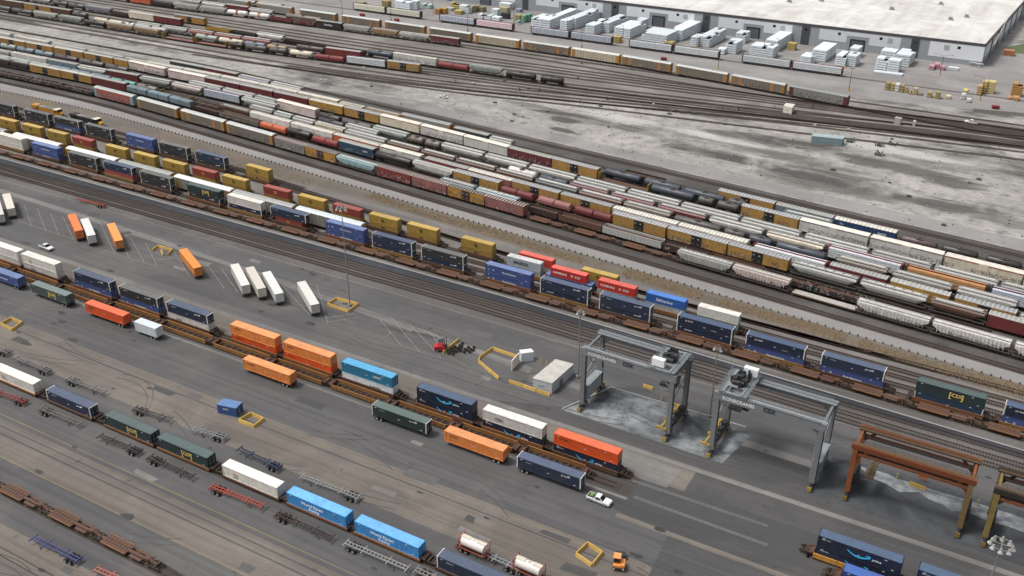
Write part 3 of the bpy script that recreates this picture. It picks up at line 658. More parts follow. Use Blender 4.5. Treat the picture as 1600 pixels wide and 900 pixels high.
for k in ('A', 'AF', 'H', 'M', 'M2', 'N', 'N2'): bedded(ROWF[k], -760, 200, 1.4, BEDI); track(ROWF[k], -760, 200, .65)
for y0, y1 in ((220.0, 217.5), (217.2, 213.6), (214.0, 210.3)):
    f = curve([(-760, y0), (-200, y0), (-120, y0-.2), (0, y1), (200, y1-5)]); track(f, -760, 200, .65)
for k in ('B', 'C'): bedded(ROWF[k], -700, -60, 1.7); track(ROWF[k], -700, -62, .7)
f = cst(163.0)
bedded(cst(160.6), -21, 200, 1.6); track(cst(160.6), -21, 200, .7); bedded(cst(156.4), -17, 200, 1.6); track(cst(156.4), -17, 200, .7)
for k in ('D', 'E'): bedded(ROWF[k], -700, 200, 1.5); track(ROWF[k], -700, 200, .7)
track(cst(78.5), -700, 200, 0)
TY = dict(T1=402, T1b=409, T2=416.5, T3=432, T4=439)
TF = {}
tl = [388.5, 395.5, 402, 409, 416.5, 424.5, 432, 439, 446, 452, 458, 464, 471, 478]
for i, y in enumerate(tl):
    yr = 447+i*2.55
    f = curve([(-900, y-2), (-500, y), (-340, y+(3 if i < 5 else 1.5)), (-230, y*.72+yr*.28+2), (-120, y*.3+yr*.7+1), (0, yr+2), (200, yr)])
    TF[y] = f
T_ROW = {'T1': TF[402], 'T1b': TF[409], 'T2': TF[416.5], 'T3': curve([(-900, 430), (-500, 430.5), (-230, 433), (-120, 446), (0, 466), (200, 470)]), 'T4': TF[439],
         'T5': curve([(-900, 462), (-525, 465), (-450, 470), (-350, 473), (-300, 475), (-120, 469), (0, 476), (200, 480)]), 'T6': TF[478],
         'TR': curve([(-900, 490), (-450, 488), (-300, 487), (-208, 485.4), (-142, 478.5), (-81, 470), (0, 462), (200, 450)]), 'T7': cst(497)}
ROWF['T1'] = curve([(-900, 400), (-583, 401.3), (-516, 402.6), (-440, 404), (-400, 406.3), (-350, 411.5), (-300, 416.5), (-200, 425), (-100, 440), (0, 452), (200, 455)])
ROWF['T1b'] = curve([(-900, 408), (-440, 410), (-380, 413), (-300, 420.5), (-200, 430), (-100, 443), (0, 455), (200, 458)])
ROWF['T2'] = curve([(-900, 412), (-500, 414), (-440, 416.3), (-400, 418.5), (-340, 422.5), (-300, 425), (-200, 434), (-100, 446), (0, 458), (200, 460)])
for k in ('T3', 'T4', 'T5', 'T6', 'TR', 'T7'): ROWF[k] = T_ROW[k]
BEDL = ground_mat('far_track_bed', '#524b44', '#3f3934', '#68615a', .03, .4, .9, .6, .5)
for k in ('T1', 'T1b', 'T2', 'T3', 'T5', 'T6', 'TR'): bedded(ROWF[k], -760, 200, 1.2, BEDL); track(ROWF[k], -760, 200, 0)
for y in (388.5, 395.5, 424.5, 439, 446, 452, 458): bedded(TF[y], -760, 200, 1.15, BEDL); track(TF[y], -760, 200, 0)
for pl in ([(300, 85), (450, 107), (700, 143), (940, 170), (1200, 202), (1640, 255)], [(450, 103), (700, 137), (940, 163), (1200, 190), (1640, 243)], [(500, 100), (700, 128), (940, 153), (1200, 182), (1640, 235)]):
    ps = [G(*p) for p in pl]; f = curve([(p.x, p.y) for p in ps]); bedded(f, ps[0].x, 60, 1.2, BEDL); track(f, ps[0].x, 60, 0)
f = cst(523.2); track(f, -480, 120, 0)
# ---------------------------------------------------------------- placing cars on a row
def x_at(f, u, z, w=1.5):
    lo, hi = -1200., 140.
    for _ in range(50):
        m = (lo+hi)/2
        if U(m, f(m)-w, z) < u: lo = m
        else: hi = m
    return (lo+hi)/2
def seat(f, u0, u1, z, w=1.5):
    a, b = x_at(f, u0, z, w), x_at(f, u1, z, w); L = max(4., round((b-a)*2)/2)
    x = (a+b)/2; return x, f(x), math.atan2(f(b)-f(a), b-a), L
COLN = {}
PAL = dict(mar='#6b2a2a', red='#7d302d', pink='#93605a', yel='#ad8436', wht='#d4d1ca', crm='#d9cfb8', gry='#8f8d89', lgr='#b4b2ac', sil='#a9aaa6', blk='#23211f', dkb='#3f2f29', brn='#5e4436', tan='#9c8466',
           org='#c0623a', blu='#27475f', nav='#1b3c66', gbl='#74858d', ltb='#a9c8cd', grn='#33443f', tea='#4d9481', dgr='#4a4a48', dbl='#39434f', pur='#4b3d40', grg='#9da59d', lil='#9a9aa6', yrd='#b08a3a', wpk='#d3c3bb', mst='#766d62')
NAMES = dict(mar='maroon', red='red', pink='faded red', yel='yellow', wht='white', crm='cream', gry='grey', lgr='light grey', sil='silver', blk='black', dkb='dark brown', brn='brown', tan='tan', org='orange', blu='dark blue',
             nav='bright blue', gbl='grey-blue', ltb='pale blue', grn='dark green', tea='teal', dgr='charcoal', dbl='slate', pur='plum brown', grg='grey-green', lil='lilac grey', yrd='ochre', wpk='pinkish white', mst='dusty grey')
def car(kind, c, L, g):
    """returns spec, description, category, near-edge height"""
    h = PAL[c]; n = NAMES[c]; t = ' tagged' if g else ''
    if kind == 'bx': return boxcar(L, 4.75, h, '#a3a19b' if c not in ('wht', 'wpk', 'crm') else '#d9d6cd', h, 'rib', g), n+t+' boxcar', 'boxcar'
    if kind == 'bw': return boxcar(L, 4.75, h, '#dcd8cc', h, 'smooth', g), n+t+' boxcar with pale roof', 'boxcar'
    if kind == 'yb': return boxcar(L, 4.8, '#ad8546', '#97989a' if g != 3 else '#d2cfc4', '#1d1c1c', 'two', 1 if g == 1 else 0), 'yellow'+(' tagged' if g == 1 else '')+' boxcar with black doors', 'boxcar'
    if kind == 'yd': return boxcar(L, 4.7, '#b98a33', '#4b3630', '#3b2b28', 'two', 2), 'tagged yellow boxcar with dark roof', 'boxcar'
    if kind == 'bd': return boxcar(L, 4.7, h, '#5a4440', h, 'rib', g), n+t+' ribbed boxcar', 'boxcar'
    if kind == 'rf': return boxcar(L, 4.95, h, '#e2dcce', '#a8402f' if c != 'wht' else '#6a6560', 'stripe', g), n+t+' refrigerator car', 'boxcar'
    if kind == 'rk': return autorack(L, h, '#bfc1bd' if c != 'gry' else '#8f918f', '#98713c', 'plain', g), n+t+' autorack with ochre ends', 'autorack'
    if kind == 'rg': return autorack(L, '#c6bfa9', '#cfcec6', '#a97b3a', 'grid', 0), 'pale gridded autorack with ochre ends', 'autorack'
    if kind == 'rr': return autorack(L, '#a85148', '#a9ada8', '#7d9a9a', 'plain', 3), 'red autorack with pale end doors', 'autorack'
    if kind == 'rm': return autorack(L, '#8a8883', '#8d9290', '#5d2527', 'plain', 2), 'tagged grey autorack with maroon ends', 'autorack'
    if kind == 'hp': return hopper(L, 4.3, h, 0, g, 'many'), n+t+' ribbed covered hopper', 'hopper car'
    if kind == 'hs': return hopper(L, 4.35, h, 0, g, 'many'), n+t+' covered hopper', 'hopper car'
    if kind == 'hc': return hopper(L, 4.2, h, 1, g, 'trough'), n+t+' round-sided covered hopper', 'hopper car'
    if kind == 'hd': return hopper(L, 4.2, h, 1, g, 'round'), n+t+' round-sided hopper with hatch dashes', 'hopper car'
    if kind == 'tk': return tankcar(L, h, None, g), n+t+' tank car', 'tank car'
    if kind == 'tr': return tankcar(L, '#e8e6e0', '#a8222c', 0), 'white tank car with red band', 'tank car'
    if kind == 'to': return tankcar(L, '#e8e6e0', '#d4622a', 0), 'white tank car with orange band', 'tank car'
    if kind == 'gn': return gondola(L, 2.7, h, 1, g, 0), n+t+' open gondola', 'gondola'
    if kind == 'oh': return gondola(L, 3.2, h, 1, g, 1), n+t+' open-top hopper', 'hopper car'
    if kind == 'lg': return gondola(L, 3.4, '#b9b9b5', 1, 0, 0), 'light grey high-sided gondola', 'gondola'
    if kind == 'cl': return coilcar(L, h, h, 3.5, 0), n+' covered coil car', 'coil car'
    if kind == 'cx': return coilcar(L, '#6d7678', h, 4.1, 1), n+' boxy covered coil car', 'coil car'
    if kind == 'fl': return flatcar(L, '#6b4f3d', h, None), n+' empty flat car', 'flat car'
    if kind == 'fb': return flatcar(L, '#5a4436', h, '#8c7a3e'), n+' bulkhead flat car', 'flat car'
    if kind == 'fg': return flatcar(L, '#24366b', h, None), 'blue empty flat car', 'flat car'
    if kind == 'sp': return spinecar(L, '#5b3f30', '#94653f'), 'empty rust-brown spine car', 'spine car'
    if kind == 'cb': return centerbeam(L, '#3c3330', '#3c3330'), 'centerbeam car', 'flat car'
    raise KeyError(kind)
ZE = dict(bx=4.75, bw=4.75, yb=4.8, yd=4.7, bd=4.7, rf=4.95, rk=5.3, rg=5.3, rr=5.3, rm=5.3, hp=4.2, hs=4.25, hc=3.9, hd=3.9, tk=3.6, tr=3.6, to=3.6, gn=2.8, oh=3.3, lg=3.5, cl=3., cx=3.8, fl=1.2, fb=1.2, fg=1.2, sp=1.2, cb=4.9)
LOADS = []
def rail_row(row, where, group, data):
    f = ROWF[row]; items = []
    for tok in data.replace('\n', ';').split(';'):
        p = tok.split()
        if not p: continue
        u0, u1, kind, c = float(p[0]), float(p[1]), p[2], p[3]; g = int(p[4]) if len(p) > 4 else 0
        x, y, a, L = seat(f, u0, u1, ZE[kind]); L = min(L, 29.)
        sp, d, cat = car(kind, c if c in PAL else 'gry', L, g)
        if kind == 'cb':
            s_ = dict(w=('white', '#cfd3d5', '#3c3330', '#3c3330', 4), r=('white', '#cdd1d4', '#7a2d2d', '#7a2d2d', 4), p=('pink-striped', '#e0c6c8', '#5a2b2b', '#3c3330', 4), o=('tan', '#b98a5c', '#5d2f22', '#6b2b22', 3), b=('dotted white', '#bcc2cc', '#2c3038', '#6b2b3a', 6), g=('yellowish', '#d9d8c4', '#2e3a36', '#33413c', 4))[c]
            sp = centerbeam(L, s_[2], s_[3]); d = f'centerbeam car under {s_[0]} lumber'; LOADS.append((s_, x, y, a, L, where))
        items.append((sp, d, cat, x, y, a))
    for (sp, d, cat, x, y, a), lb in zip(items, rowlabels([i[1] for i in items], where)):
        inst(sp, lb, cat, (x, y, .07), a, group)
    mine = [l for l in LOADS if l[5] == where]
    for l, lb in zip(mine, rowlabels([f'stacked {m[0][0]} lumber load on centerbeam car' for m in mine], where)):
        s_, x, y, a, L, _ = l; o = link('lumber_load', lumber_load_mesh(L, s_[1], '#4b4844', s_[4], 4.6), None, (x, y, .07), (0, 0, a)); tag(o, lb, 'lumber load', 'lumber loads on centerbeam cars')
YG = 'rail cars standing in the classification yard'
rail_row('R1', 'in yard row beside the service road', YG, """-12 43 gn dkb 2;44 93 gn dkb 2;94 142 gn dkb 2;144 208 rr red;210.5 279.5 rk mst;281 350 rk mst 1;352 427 rk mst 2;428.5 475 bd gry 3
476 524 yd yel;525 586 hs ltb 1;588 641.5 bd red 2;643 698 bd pink 1;699 757 yd yel;758 818 bd pink 1;824 890 sp brn;893 965 sp brn;969 1053 sp brn;1058 1143 hp lgr;1144 1235 hp wpk 1
1237 1337 fl lgr;1338 1455 hs wht 1;1456.5 1582 hs wht 1;1584 1705 hs wht""")
rail_row('R2', 'in second yard row from the road', YG, """686 741 hc gbl;743 808 hd ltb;825 870 oh dkb;873 940 oh brn;942 1034 lg lgr;1036 1104 oh dkb 1;1107 1190 oh brn;1193 1270 gn dkb 1;1273 1357 gn dkb 1;1364 1451 gn dkb;1458 1549 gn dkb""")
rail_row('R3', 'in third yard row from the road', YG, """-12 14 hp pur;15 44 hp pur;45 93 yb yel 3;94 141 yb yel 3;142 194 bx mar;196 228 cx gbl;229 262 cx gbl;263 297 cx gbl;299 340 gn dkb;341.5 404 oh mst 1;405 445 cl org;446 484 tk blk;486 527 cl red
529 583 bx blu 1;584 642 tk blk;644 707 hs wht;708 779 yb yel 1;781 832 cl mar;839 891 cl pink;897 955 cl mar;958 1041 yb yel;1044 1136 yb yel 1;1138 1233 yb yel 1;1236 1341 hd sil;1343 1450 hd lgr;1453 1542 hc brn;1546 1660 bx mar""")
rail_row('R4', 'in fourth yard row from the road', YG, """-15 12 cx grg;13 43 cx grg;44 74 cx grg;75 105 cx gbl;106 137 cx gbl;138 168 cx gbl;170 210 tk tea;211 243 tk mst;250 296 fb brn;298 341 gn dkb 1;342.5 388 hs brn;390 452 bw wht;454 519 bw wht 1;521 591 bw org;593 656 rf wht;664 729 bx red
731 798 bw pink 1;799 873 yb yel 1;876 955 yb yel;958 1057 bw wht;1060 1167 bw wht;1177 1292 cb r;1297 1386 bx mar;1392 1484 bx yel;1493 1588 yb yel;1592 1680 hc lgr""")
rail_row('R5', 'in fifth yard row from the road', YG, """389 425 hc gry;427 455 hc grg;456 490 hc lgr 1;491 537 hs crm;538 602 hc sil;604 656 hc brn;657.5 710 hc brn;712 773 hc brn;775 833 hc brn;836 902 hc dgr;904 972 hc brn;974 1048 hc mst;1051 1127 tk dgr;1129 1165 tk dgr;1167 1208 tk dbl;1210 1292 tk dbl
1306 1388 hc mst;1393 1489 hc gry;1495 1590 hc sil""")
rail_row('R6', 'in sixth yard row from the road', YG, """-25 14 hs lgr;16 72 bw wht;73 119 bx gbl;120 164 hc lgr;166 215 bx mar;216.5 265 hc gry;267 314 hc wpk 1;316 374 cb b;376 430 hc sil;494 537 tk blk;539 590 hc sil;791 838 tk wht;841 887 tk dbl;889 951 hc mar;954 1023 hc mar;1027 1104 hc mar
1107 1193 hc lgr;1197 1288 hd crm;1293 1411 cb r;1416 1544 cb o;1548 1670 cb b""")
rail_row('R7', 'in seventh yard row from the road', YG, """-30 -3 tk grg;-2 23 tk grg;24 51 tk gbl;52.5 81 tk gbl;83 119 tk pur;121 160 tk dgr;162 198 tk dgr;294 345 hc lgr;347 395 hc lgr;397 430 hc grg;432 492 rf wpk;496 530 tk blk;532 580 tk dgr;582 636 hc grg;638 661 tk mst;663 687 tk mst;689 755 hc lgr;757 824 hc lgr;826 899 hc lgr 1;901 978 hc sil
980 1062 hc sil;1064 1155 hc sil;1157 1251 hc sil;1256 1358 hc sil;1361 1456 hc gry 1;1459 1560 hc sil;1562 1660 hc gry""")
rail_row('R9', 'in eighth yard row from the road', YG, """-50 -7 yb yel 3;-5 37.5 yb yel 3;39 81 yb yel 3;83 128 yb yel 3;130 175 yb yel 3;177 199 bx yel;200 256 rf wpk 1;262 319 rf wpk;320.5 373 bx mar;374.5 425 bx mar 1;427 480 bx mar;482 535 bw yel 1;537 592 yb yel;593 655 rf crm;657 723 rf wht 1;725 793 rf wht;795 861 bx mar 2
863 933 yb yel;935 1013 fb brn;1015 1085 tk dbl;1088 1116 tk dgr;1118 1155 tk dgr;1159 1248 yb yel 1;1250 1358 rf wht 1;1361 1475 rf wht 1;1478 1600 rf crm 1;1603 1720 rf wht""")
rail_row('R9b', 'in ninth yard row from the road', YG, """943 1001 tk dbl;1004 1064 tk dbl;1066 1133 tk dbl;1135 1165 tk dgr;1223 1300 hc gbl""")
rail_row('R10', 'in tenth yard row from the road', YG, """-40 20 bw wht;22 76 bw wht;78 133 hc lgr;135 190 hc lgr;192 226 hc wht;228 284 bw wht;285.5 343 bw wht;345 402 bw wht;404 463 bw wht;465 527 bw crm;529 567 hp crm;569 624 hp tan;627 703 rk gry;709 762 bx grn;764 800 hc lgr;868 960 fg dbl;974 1036 oh dkb;1042 1120 fg dbl
1123 1209 yb yel;1213 1301 bx gbl;1304 1401 bw nav;1406 1466 tk pur;1470 1530 tk blk;1538 1600 tk blk""")
rail_row('R11', 'in farthest yard row', YG, """265 316 bx grn;317.5 369 bx mar;371 420 hc lil;422 470 hc lgr""")
FG = 'rail cars standing in the far yard'
rail_row('T1', 'in nearest far-yard row', FG, """-24 15 tk dgr;16 49 tk dgr;51 87 hs lgr 1;90 127 hs grg 2;129 163 tk blk;165 206 hs tan 1;208 247 hs tan 1;254 302 fb pink;304.5 353 fb pink;357 379 tk blk;381 416 tk dgr;418 447 tk dgr;450 487 tk crm;490 536 cl red;539 602 cb w;604 654 yb yel 1""")
rail_row('T1b', 'in second far-yard row', FG, """145 190 tk crm;194 208 tk wht;209 258 tk lgr;304 338 tk grg;340 378 tk crm;380 413 tk gbl;415 447 tk tan""")
rail_row('T2', 'in third far-yard row', FG, """-5 34 bx brn;36 78 yb yel;79 109 bx brn;111 134 tk dgr;213 250 hc lgr;252 292 hc sil;293 332 hc pink;334 376 hc pink;377 422 hc pink;460 506 tk pur;508 562 bx red""")
rail_row('T3', 'in fourth far-yard row', FG, """-5 43 bx red;44 78 hc lgr;80 104 tk dgr;105 130 tk dgr;131 172 hs lil;174 198 gn dkb;200 239 bw crm;240 281 bx mar;320 358 gn yrd;360 398 gn blk;400 442 hc wht;444 482 gn blk;484 522 gn blk;524 568 gn dkb;572 612 tk dbl;614 681 bw wht 1;683 730 cl red;732 784 hs grg 1;788 837 tk blk;842 880 tk blk""")
rail_row('T4', 'in fifth far-yard row', FG, """272 318 yb yel""")
rail_row('T5', 'beside the autorack string', FG, """140 166 gn dkb;168 200 tk dgr;202 234 bx org;235 268 gn blk;270 309 hs lgr;311 352 hs lgr;353 385 tr wht;387 420 to wht;421 455 gn mar;457 491 gn mar 1;493 533 bx blk;535 577 hs lgr;579 621 hs tan;623 670 hs wht 2;672 716 bx mar 2""")
rail_row('T6', 'behind the banded tank cars', FG, """280 313 hc lgr;315 351 hc wht;353 386 bx mar;388 425 hc lgr;440 505 tk mst""")
rail_row('TR', 'in long autorack string by lumber yard', FG, """330 394 rk gry;396 462 rk gry;464 528 rk mst;530 596 rk mst 1;598 666 rk mst;668 738 rk mst;740 814 rg wht;815 891 rk mst 1;894 967 rg wht;970 1050 rk mst 1;1052 1142 rk mst;1144 1227 rk mst 1;1229 1332 rm mst""")
rail_row('T7', 'at top left behind the autoracks', FG, """300 345 hc lgr;347 400 hc wht;402 440 hc crm""")
ROWF['CB'] = cst(523.2)
rail_row('CB', 'on the lumber yard siding', 'centerbeam cars on the lumber yard siding', """551 601 cb g;603 656 cb g;686 741 cb b;743 801 cb p;829 889 cb b;891 956 cb b;983 1050 cb w;1053 1124 cb w;1160 1236 cb w;1238.5 1317 cb r""")
# lettering on two cars
def stand_text(par, s, x, z, size, hexc, y, sh=0., bold=.01): return link('lettering', text_mesh(s, size, hexc, sh, bold), par, (x, y, z))
# ---------------------------------------------------------------- containers
@cached
def smile_mesh():
    b = MB(); pts = [(-2.2+4.4*i/14, 0, -.9*math.sin(math.pi*i/14)**.8-.25*(i/14)) for i in range(15)]
    for i in range(14): b.bar(pts[i], pts[i+1], .1, .16+.16*math.sin(math.pi*i/14))
    p = pts[-1]; b.bar((p[0]+.05, 0, p[2]+.15), (p[0]-.75, 0, p[2]+.1), .1, .16); b.bar((p[0]+.05, 0, p[2]+.15), (p[0]-.2, 0, p[2]-.55), .1, .16)
    return b.mesh('emblem', M('#35a7d8', dirt=.05))
LOGOS = dict(
    jbh=[('J.B. HUNT', 3.2, 1.95, .52, '#e4e4e2'), ('INTERMODAL', -5.8, 2.2, .28, '#b9bcc0')], jb2=[('J.B. HUNT', -5.6, 1.9, .52, '#e4e4e2'), ('INTERMODAL', 2, .9, .28, '#b9bcc0')],
    msc=[('MSC', -.95, 1.35, .85, '#2b2620'), ('m', -.6, .7, 1.1, '#2b2620')], mscr=[('MSC', -.95, 1.35, .85, '#dba552'), ('m', -.6, .7, 1.1, '#dba552')], mae=[('MAERSK', -3.6, .95, 1.5, '#2f3a4c')],
    ham=[('HAMBURG', -5.2, 1.1, 1.0, '#f0e9e6'), ('SÜD', 2.3, 1.1, 1.0, '#f0e9e6'), ('>', .9, .9, 1.6, '#f0e9e6')], saf=[('Safmarine', -3., .95, 1.35, '#eef1f6')], csx=[('CSX', .3, 1.15, 1.35, '#e0c268'), ('[', -.35, .85, 2.0, '#e0c268'), (']', 2.55, .85, 2.0, '#e0c268')],
    prm=[('prime', 2.6, 1.15, .75, '#dfe6ea'), ('Less is More', -7.3, 2.2, .35, '#c7cdd2')], wd=[('World Direct', -3.9, 1.45, 1.05, '#f4f8fb'), ('Shipping', -2., .5, .85, '#f4f8fb')], sch=[('SCHNEIDER', -6.6, 1.9, .42, '#4c2a18')],
    pac=[('Pacer Stacktrain', -1.9, 1.1, .75, '#d6dfe8'), ('o', -5.4, 1.2, 1.1, '#c9d6dd'), ('o', -7.1, 1.1, .8, '#c9d6dd')], lgs=[('Logistics', .8, 1.0, 1.0, '#27435c')], hub=[('HUB', -4.9, 1.35, .75, '#c9972c'), ('GROUP', -4.9, .7, .45, '#3b7d4d')], cs2=[('CSX', -4.6, 1.0, 1.1, '#2f4560')], unp=[('UMAX', 2., 1.3, .9, '#d6d6d0')])
@cached
def container(L, H, W, body, roofc, post, logo, smooth):
    w = W/2; b = MB(); b.box(-L/2+.05, L/2-.05, -w+.04, w-.04, .1, H-.06)
    if not smooth:
        n = int(L/.56)
        for i in range(n):
            x = -L/2+.3+(L-.6)*(i+.5)/n
            for s in (-1, 1): b.box(x-.13, x+.13, s*(w-.02)-.025, s*(w-.02)+.025, .22, H-.2)
    else:
        n = int(L/1.2)
        for i in range(n):
            x = -L/2+.5+(L-1.)*i/(n-1)
            for s in (-1, 1): b.box(x-.03, x+.03, s*(w-.03)-.02, s*(w-.03)+.02, .2, H-.18)
    for s in (-1, 1):
        b.box(-L/2+.2, L/2-.2, s*(w-.02)-.05, s*(w-.02)+.04, 0, .18); b.box(-L/2+.2, L/2-.2, s*(w-.02)-.05, s*(w-.02)+.03, H-.18, H-.02)
    b.box(-L/2+.0, -L/2+.06, -w+.1, w-.1, .1, H-.1)
    bm = b.mesh('body', M(body, .5, .4, 0, 0., .16))
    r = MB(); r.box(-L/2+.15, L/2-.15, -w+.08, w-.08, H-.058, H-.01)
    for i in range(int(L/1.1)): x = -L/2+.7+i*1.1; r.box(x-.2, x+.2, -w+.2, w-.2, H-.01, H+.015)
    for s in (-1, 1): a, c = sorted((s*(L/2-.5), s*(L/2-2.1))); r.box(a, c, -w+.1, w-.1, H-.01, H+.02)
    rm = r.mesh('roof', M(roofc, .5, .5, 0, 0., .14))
    parts = [('body', bm, None), ('roof', rm, None)]
    for sx in (-1, 1):
        p = MB()
        for sy in (-1, 1):
            a, c = sorted((sx*L/2, sx*(L/2-.26))); e, g = sorted((sy*(w+.012), sy*(w-.2))); p.box(a, c, e, g, 0, H+.02)
        a, c = sorted((sx*L/2, sx*(L/2-.15))); p.box(a, c, -w+.19, w-.19, H-.16, H+.015)
        parts.append(('end_frame', p.mesh('end_frame', M(post, .5, .2)), None))
    for s in (-1, 1):
        d = MB(); a, c = sorted((s*.03, s*(w-.22))); d.box(L/2-.05, L/2+.0, a, c, .15, H-.18)
        k = MB()
        y = s*(.03+(w-.25)*.5); k.cyl((L/2+.03, y, .2), (L/2+.03, y, H-.25), .035, 6); k.box(L/2, L/2+.06, y-.3, y+.3, 1., 1.1)
        parts.append(('door', d.mesh('door', M(body, .5, .25)), None, [('lock_rod', k.mesh('lock_rod', M('#a8a8a4')), None)]))
    if logo == 'prm': parts.append(('emblem', smile_mesh(), (0, -w-.04, 1.9)))
    for (s, x, z, size, c) in LOGOS.get(logo, ()):
        k = L/16.15 if L > 15 else 1
        parts.append(('lettering', text_mesh(s, size, c, .25 if logo == 'saf' else 0, .012), (x*k, -w-.045, z*H/2.9)))
    if smooth:      # small white markings
        q = MB()
        for x, z in ((-L/2+1.2, H-.35), (L/2-1.5, .5), (0, 1.3), (L/2-3, H-.5)): q.box(x-.25, x+.25, -w-.03, -w+.01, z-.07, z+.07)
        parts.append(('marking', q.mesh('marking', M('#c9ccce')), None))
    return ('shipping_container', parts)
CK = {  # code: L,H,W,body,roof,post,logo,smooth,description
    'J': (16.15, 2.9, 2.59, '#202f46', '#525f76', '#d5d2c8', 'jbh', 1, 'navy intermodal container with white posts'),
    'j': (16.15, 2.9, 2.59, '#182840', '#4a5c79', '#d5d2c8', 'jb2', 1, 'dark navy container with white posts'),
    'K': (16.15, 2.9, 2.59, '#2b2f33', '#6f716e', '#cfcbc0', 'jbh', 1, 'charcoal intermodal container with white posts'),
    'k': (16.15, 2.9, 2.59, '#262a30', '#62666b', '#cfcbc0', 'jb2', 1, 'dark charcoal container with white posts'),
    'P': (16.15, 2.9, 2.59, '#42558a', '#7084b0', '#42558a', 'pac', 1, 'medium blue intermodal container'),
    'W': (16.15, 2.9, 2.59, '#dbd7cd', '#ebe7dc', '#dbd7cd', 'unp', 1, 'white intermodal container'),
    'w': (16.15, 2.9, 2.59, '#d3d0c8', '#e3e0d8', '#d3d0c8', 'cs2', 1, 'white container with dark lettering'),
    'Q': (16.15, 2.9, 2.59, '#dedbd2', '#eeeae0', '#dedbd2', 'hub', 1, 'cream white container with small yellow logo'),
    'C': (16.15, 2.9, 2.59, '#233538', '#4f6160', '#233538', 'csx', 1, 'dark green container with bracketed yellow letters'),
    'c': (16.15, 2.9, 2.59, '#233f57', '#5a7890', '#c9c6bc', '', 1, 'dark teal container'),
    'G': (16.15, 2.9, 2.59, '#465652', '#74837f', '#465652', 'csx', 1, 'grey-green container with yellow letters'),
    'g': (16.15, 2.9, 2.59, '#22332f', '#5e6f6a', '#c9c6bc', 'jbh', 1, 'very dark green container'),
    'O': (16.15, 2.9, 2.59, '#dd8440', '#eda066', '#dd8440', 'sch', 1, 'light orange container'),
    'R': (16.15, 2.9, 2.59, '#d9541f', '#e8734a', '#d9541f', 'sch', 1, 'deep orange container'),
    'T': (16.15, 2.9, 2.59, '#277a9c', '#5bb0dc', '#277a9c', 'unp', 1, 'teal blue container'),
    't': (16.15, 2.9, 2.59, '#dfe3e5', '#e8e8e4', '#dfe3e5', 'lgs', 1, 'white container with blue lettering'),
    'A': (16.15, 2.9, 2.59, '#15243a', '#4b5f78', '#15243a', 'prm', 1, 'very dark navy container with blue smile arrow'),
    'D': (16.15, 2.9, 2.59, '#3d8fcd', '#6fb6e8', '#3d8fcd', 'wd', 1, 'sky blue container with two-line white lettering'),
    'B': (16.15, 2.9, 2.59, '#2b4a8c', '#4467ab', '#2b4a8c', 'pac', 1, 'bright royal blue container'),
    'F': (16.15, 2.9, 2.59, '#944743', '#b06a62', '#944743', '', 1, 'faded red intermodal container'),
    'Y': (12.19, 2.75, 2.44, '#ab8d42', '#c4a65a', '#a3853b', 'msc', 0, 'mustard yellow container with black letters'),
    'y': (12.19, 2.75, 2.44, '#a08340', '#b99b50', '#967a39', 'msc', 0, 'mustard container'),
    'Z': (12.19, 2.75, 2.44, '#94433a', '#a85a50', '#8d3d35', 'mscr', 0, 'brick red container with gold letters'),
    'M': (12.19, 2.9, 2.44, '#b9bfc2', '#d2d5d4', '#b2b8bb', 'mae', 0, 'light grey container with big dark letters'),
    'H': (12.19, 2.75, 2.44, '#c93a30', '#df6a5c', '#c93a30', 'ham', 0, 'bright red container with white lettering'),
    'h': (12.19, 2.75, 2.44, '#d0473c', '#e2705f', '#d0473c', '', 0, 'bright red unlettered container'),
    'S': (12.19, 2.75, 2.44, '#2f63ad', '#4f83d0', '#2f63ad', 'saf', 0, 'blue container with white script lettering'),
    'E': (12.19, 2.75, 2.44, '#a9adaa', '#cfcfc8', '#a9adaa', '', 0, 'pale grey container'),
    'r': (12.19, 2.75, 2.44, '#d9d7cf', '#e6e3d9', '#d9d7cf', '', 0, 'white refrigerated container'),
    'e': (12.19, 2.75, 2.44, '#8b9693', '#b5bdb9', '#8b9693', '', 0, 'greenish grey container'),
}
CPEND = {}
def cont(code, x, y, z, a, where, group):
    k = CK[code]; CPEND.setdefault((where, group), []).append((k, x, y, z, a))
def flush_containers():
    for (where, group), ls in CPEND.items():
        for (k, x, y, z, a), lb in zip(ls, rowlabels([l[0][8] for l in ls], where)):
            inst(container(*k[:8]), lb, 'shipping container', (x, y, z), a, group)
CG = 'shipping containers on the intermodal trains'
WELLS = {}
def stack_row(row, where, data, sill='#8a6a35', wz=.45):
    f = ROWF[row]; ws = []
    for i, tok in enumerate(data.split(';')):
        p = tok.split(); u0, u1 = float(p[0]), float(p[1]); lo, up = p[2][0], p[2][1]
        k = CK[up if up != '_' else (lo if lo != '_' else 'J')]
        zt = wz + (CK[lo][1] if lo != '_' else 0) + (CK[up][1] if up != '_' else 0) if (lo != '_' or up != '_') else 1.4
        x, y, a, L = seat(f, u0, u1, zt, 1.3)
        if lo != '_': cont(lo, x, y, wz+.02, a, 'lower tier, '+where if up != '_' else where, CG)
        if up != '_': cont(up, x, y, wz+CK[lo][1]+.05, a, 'upper tier, '+where if lo != '_' else where, CG)
        L = k[0]; ws.append((x, y, a, L, i))
    n = 0
    lbs = rowlabels(['rusty well car'+(' for long containers' if w_[3] > 14 else ' for short containers') for w_ in ws], where)
    for (x, y, a, L, i), lb in zip(ws, lbs):
        inst(wellcar(L+3.1, L+.55, '#3d2c24', (sill, '#5b3f2d', '#7a5030')[i % 3] if sill != '#6d4a33' else '#5b3f2d', i == 0, .86 if wz > .6 else 1.42), lb, 'well car', (x, y, .07), a, 'well cars of the intermodal trains')
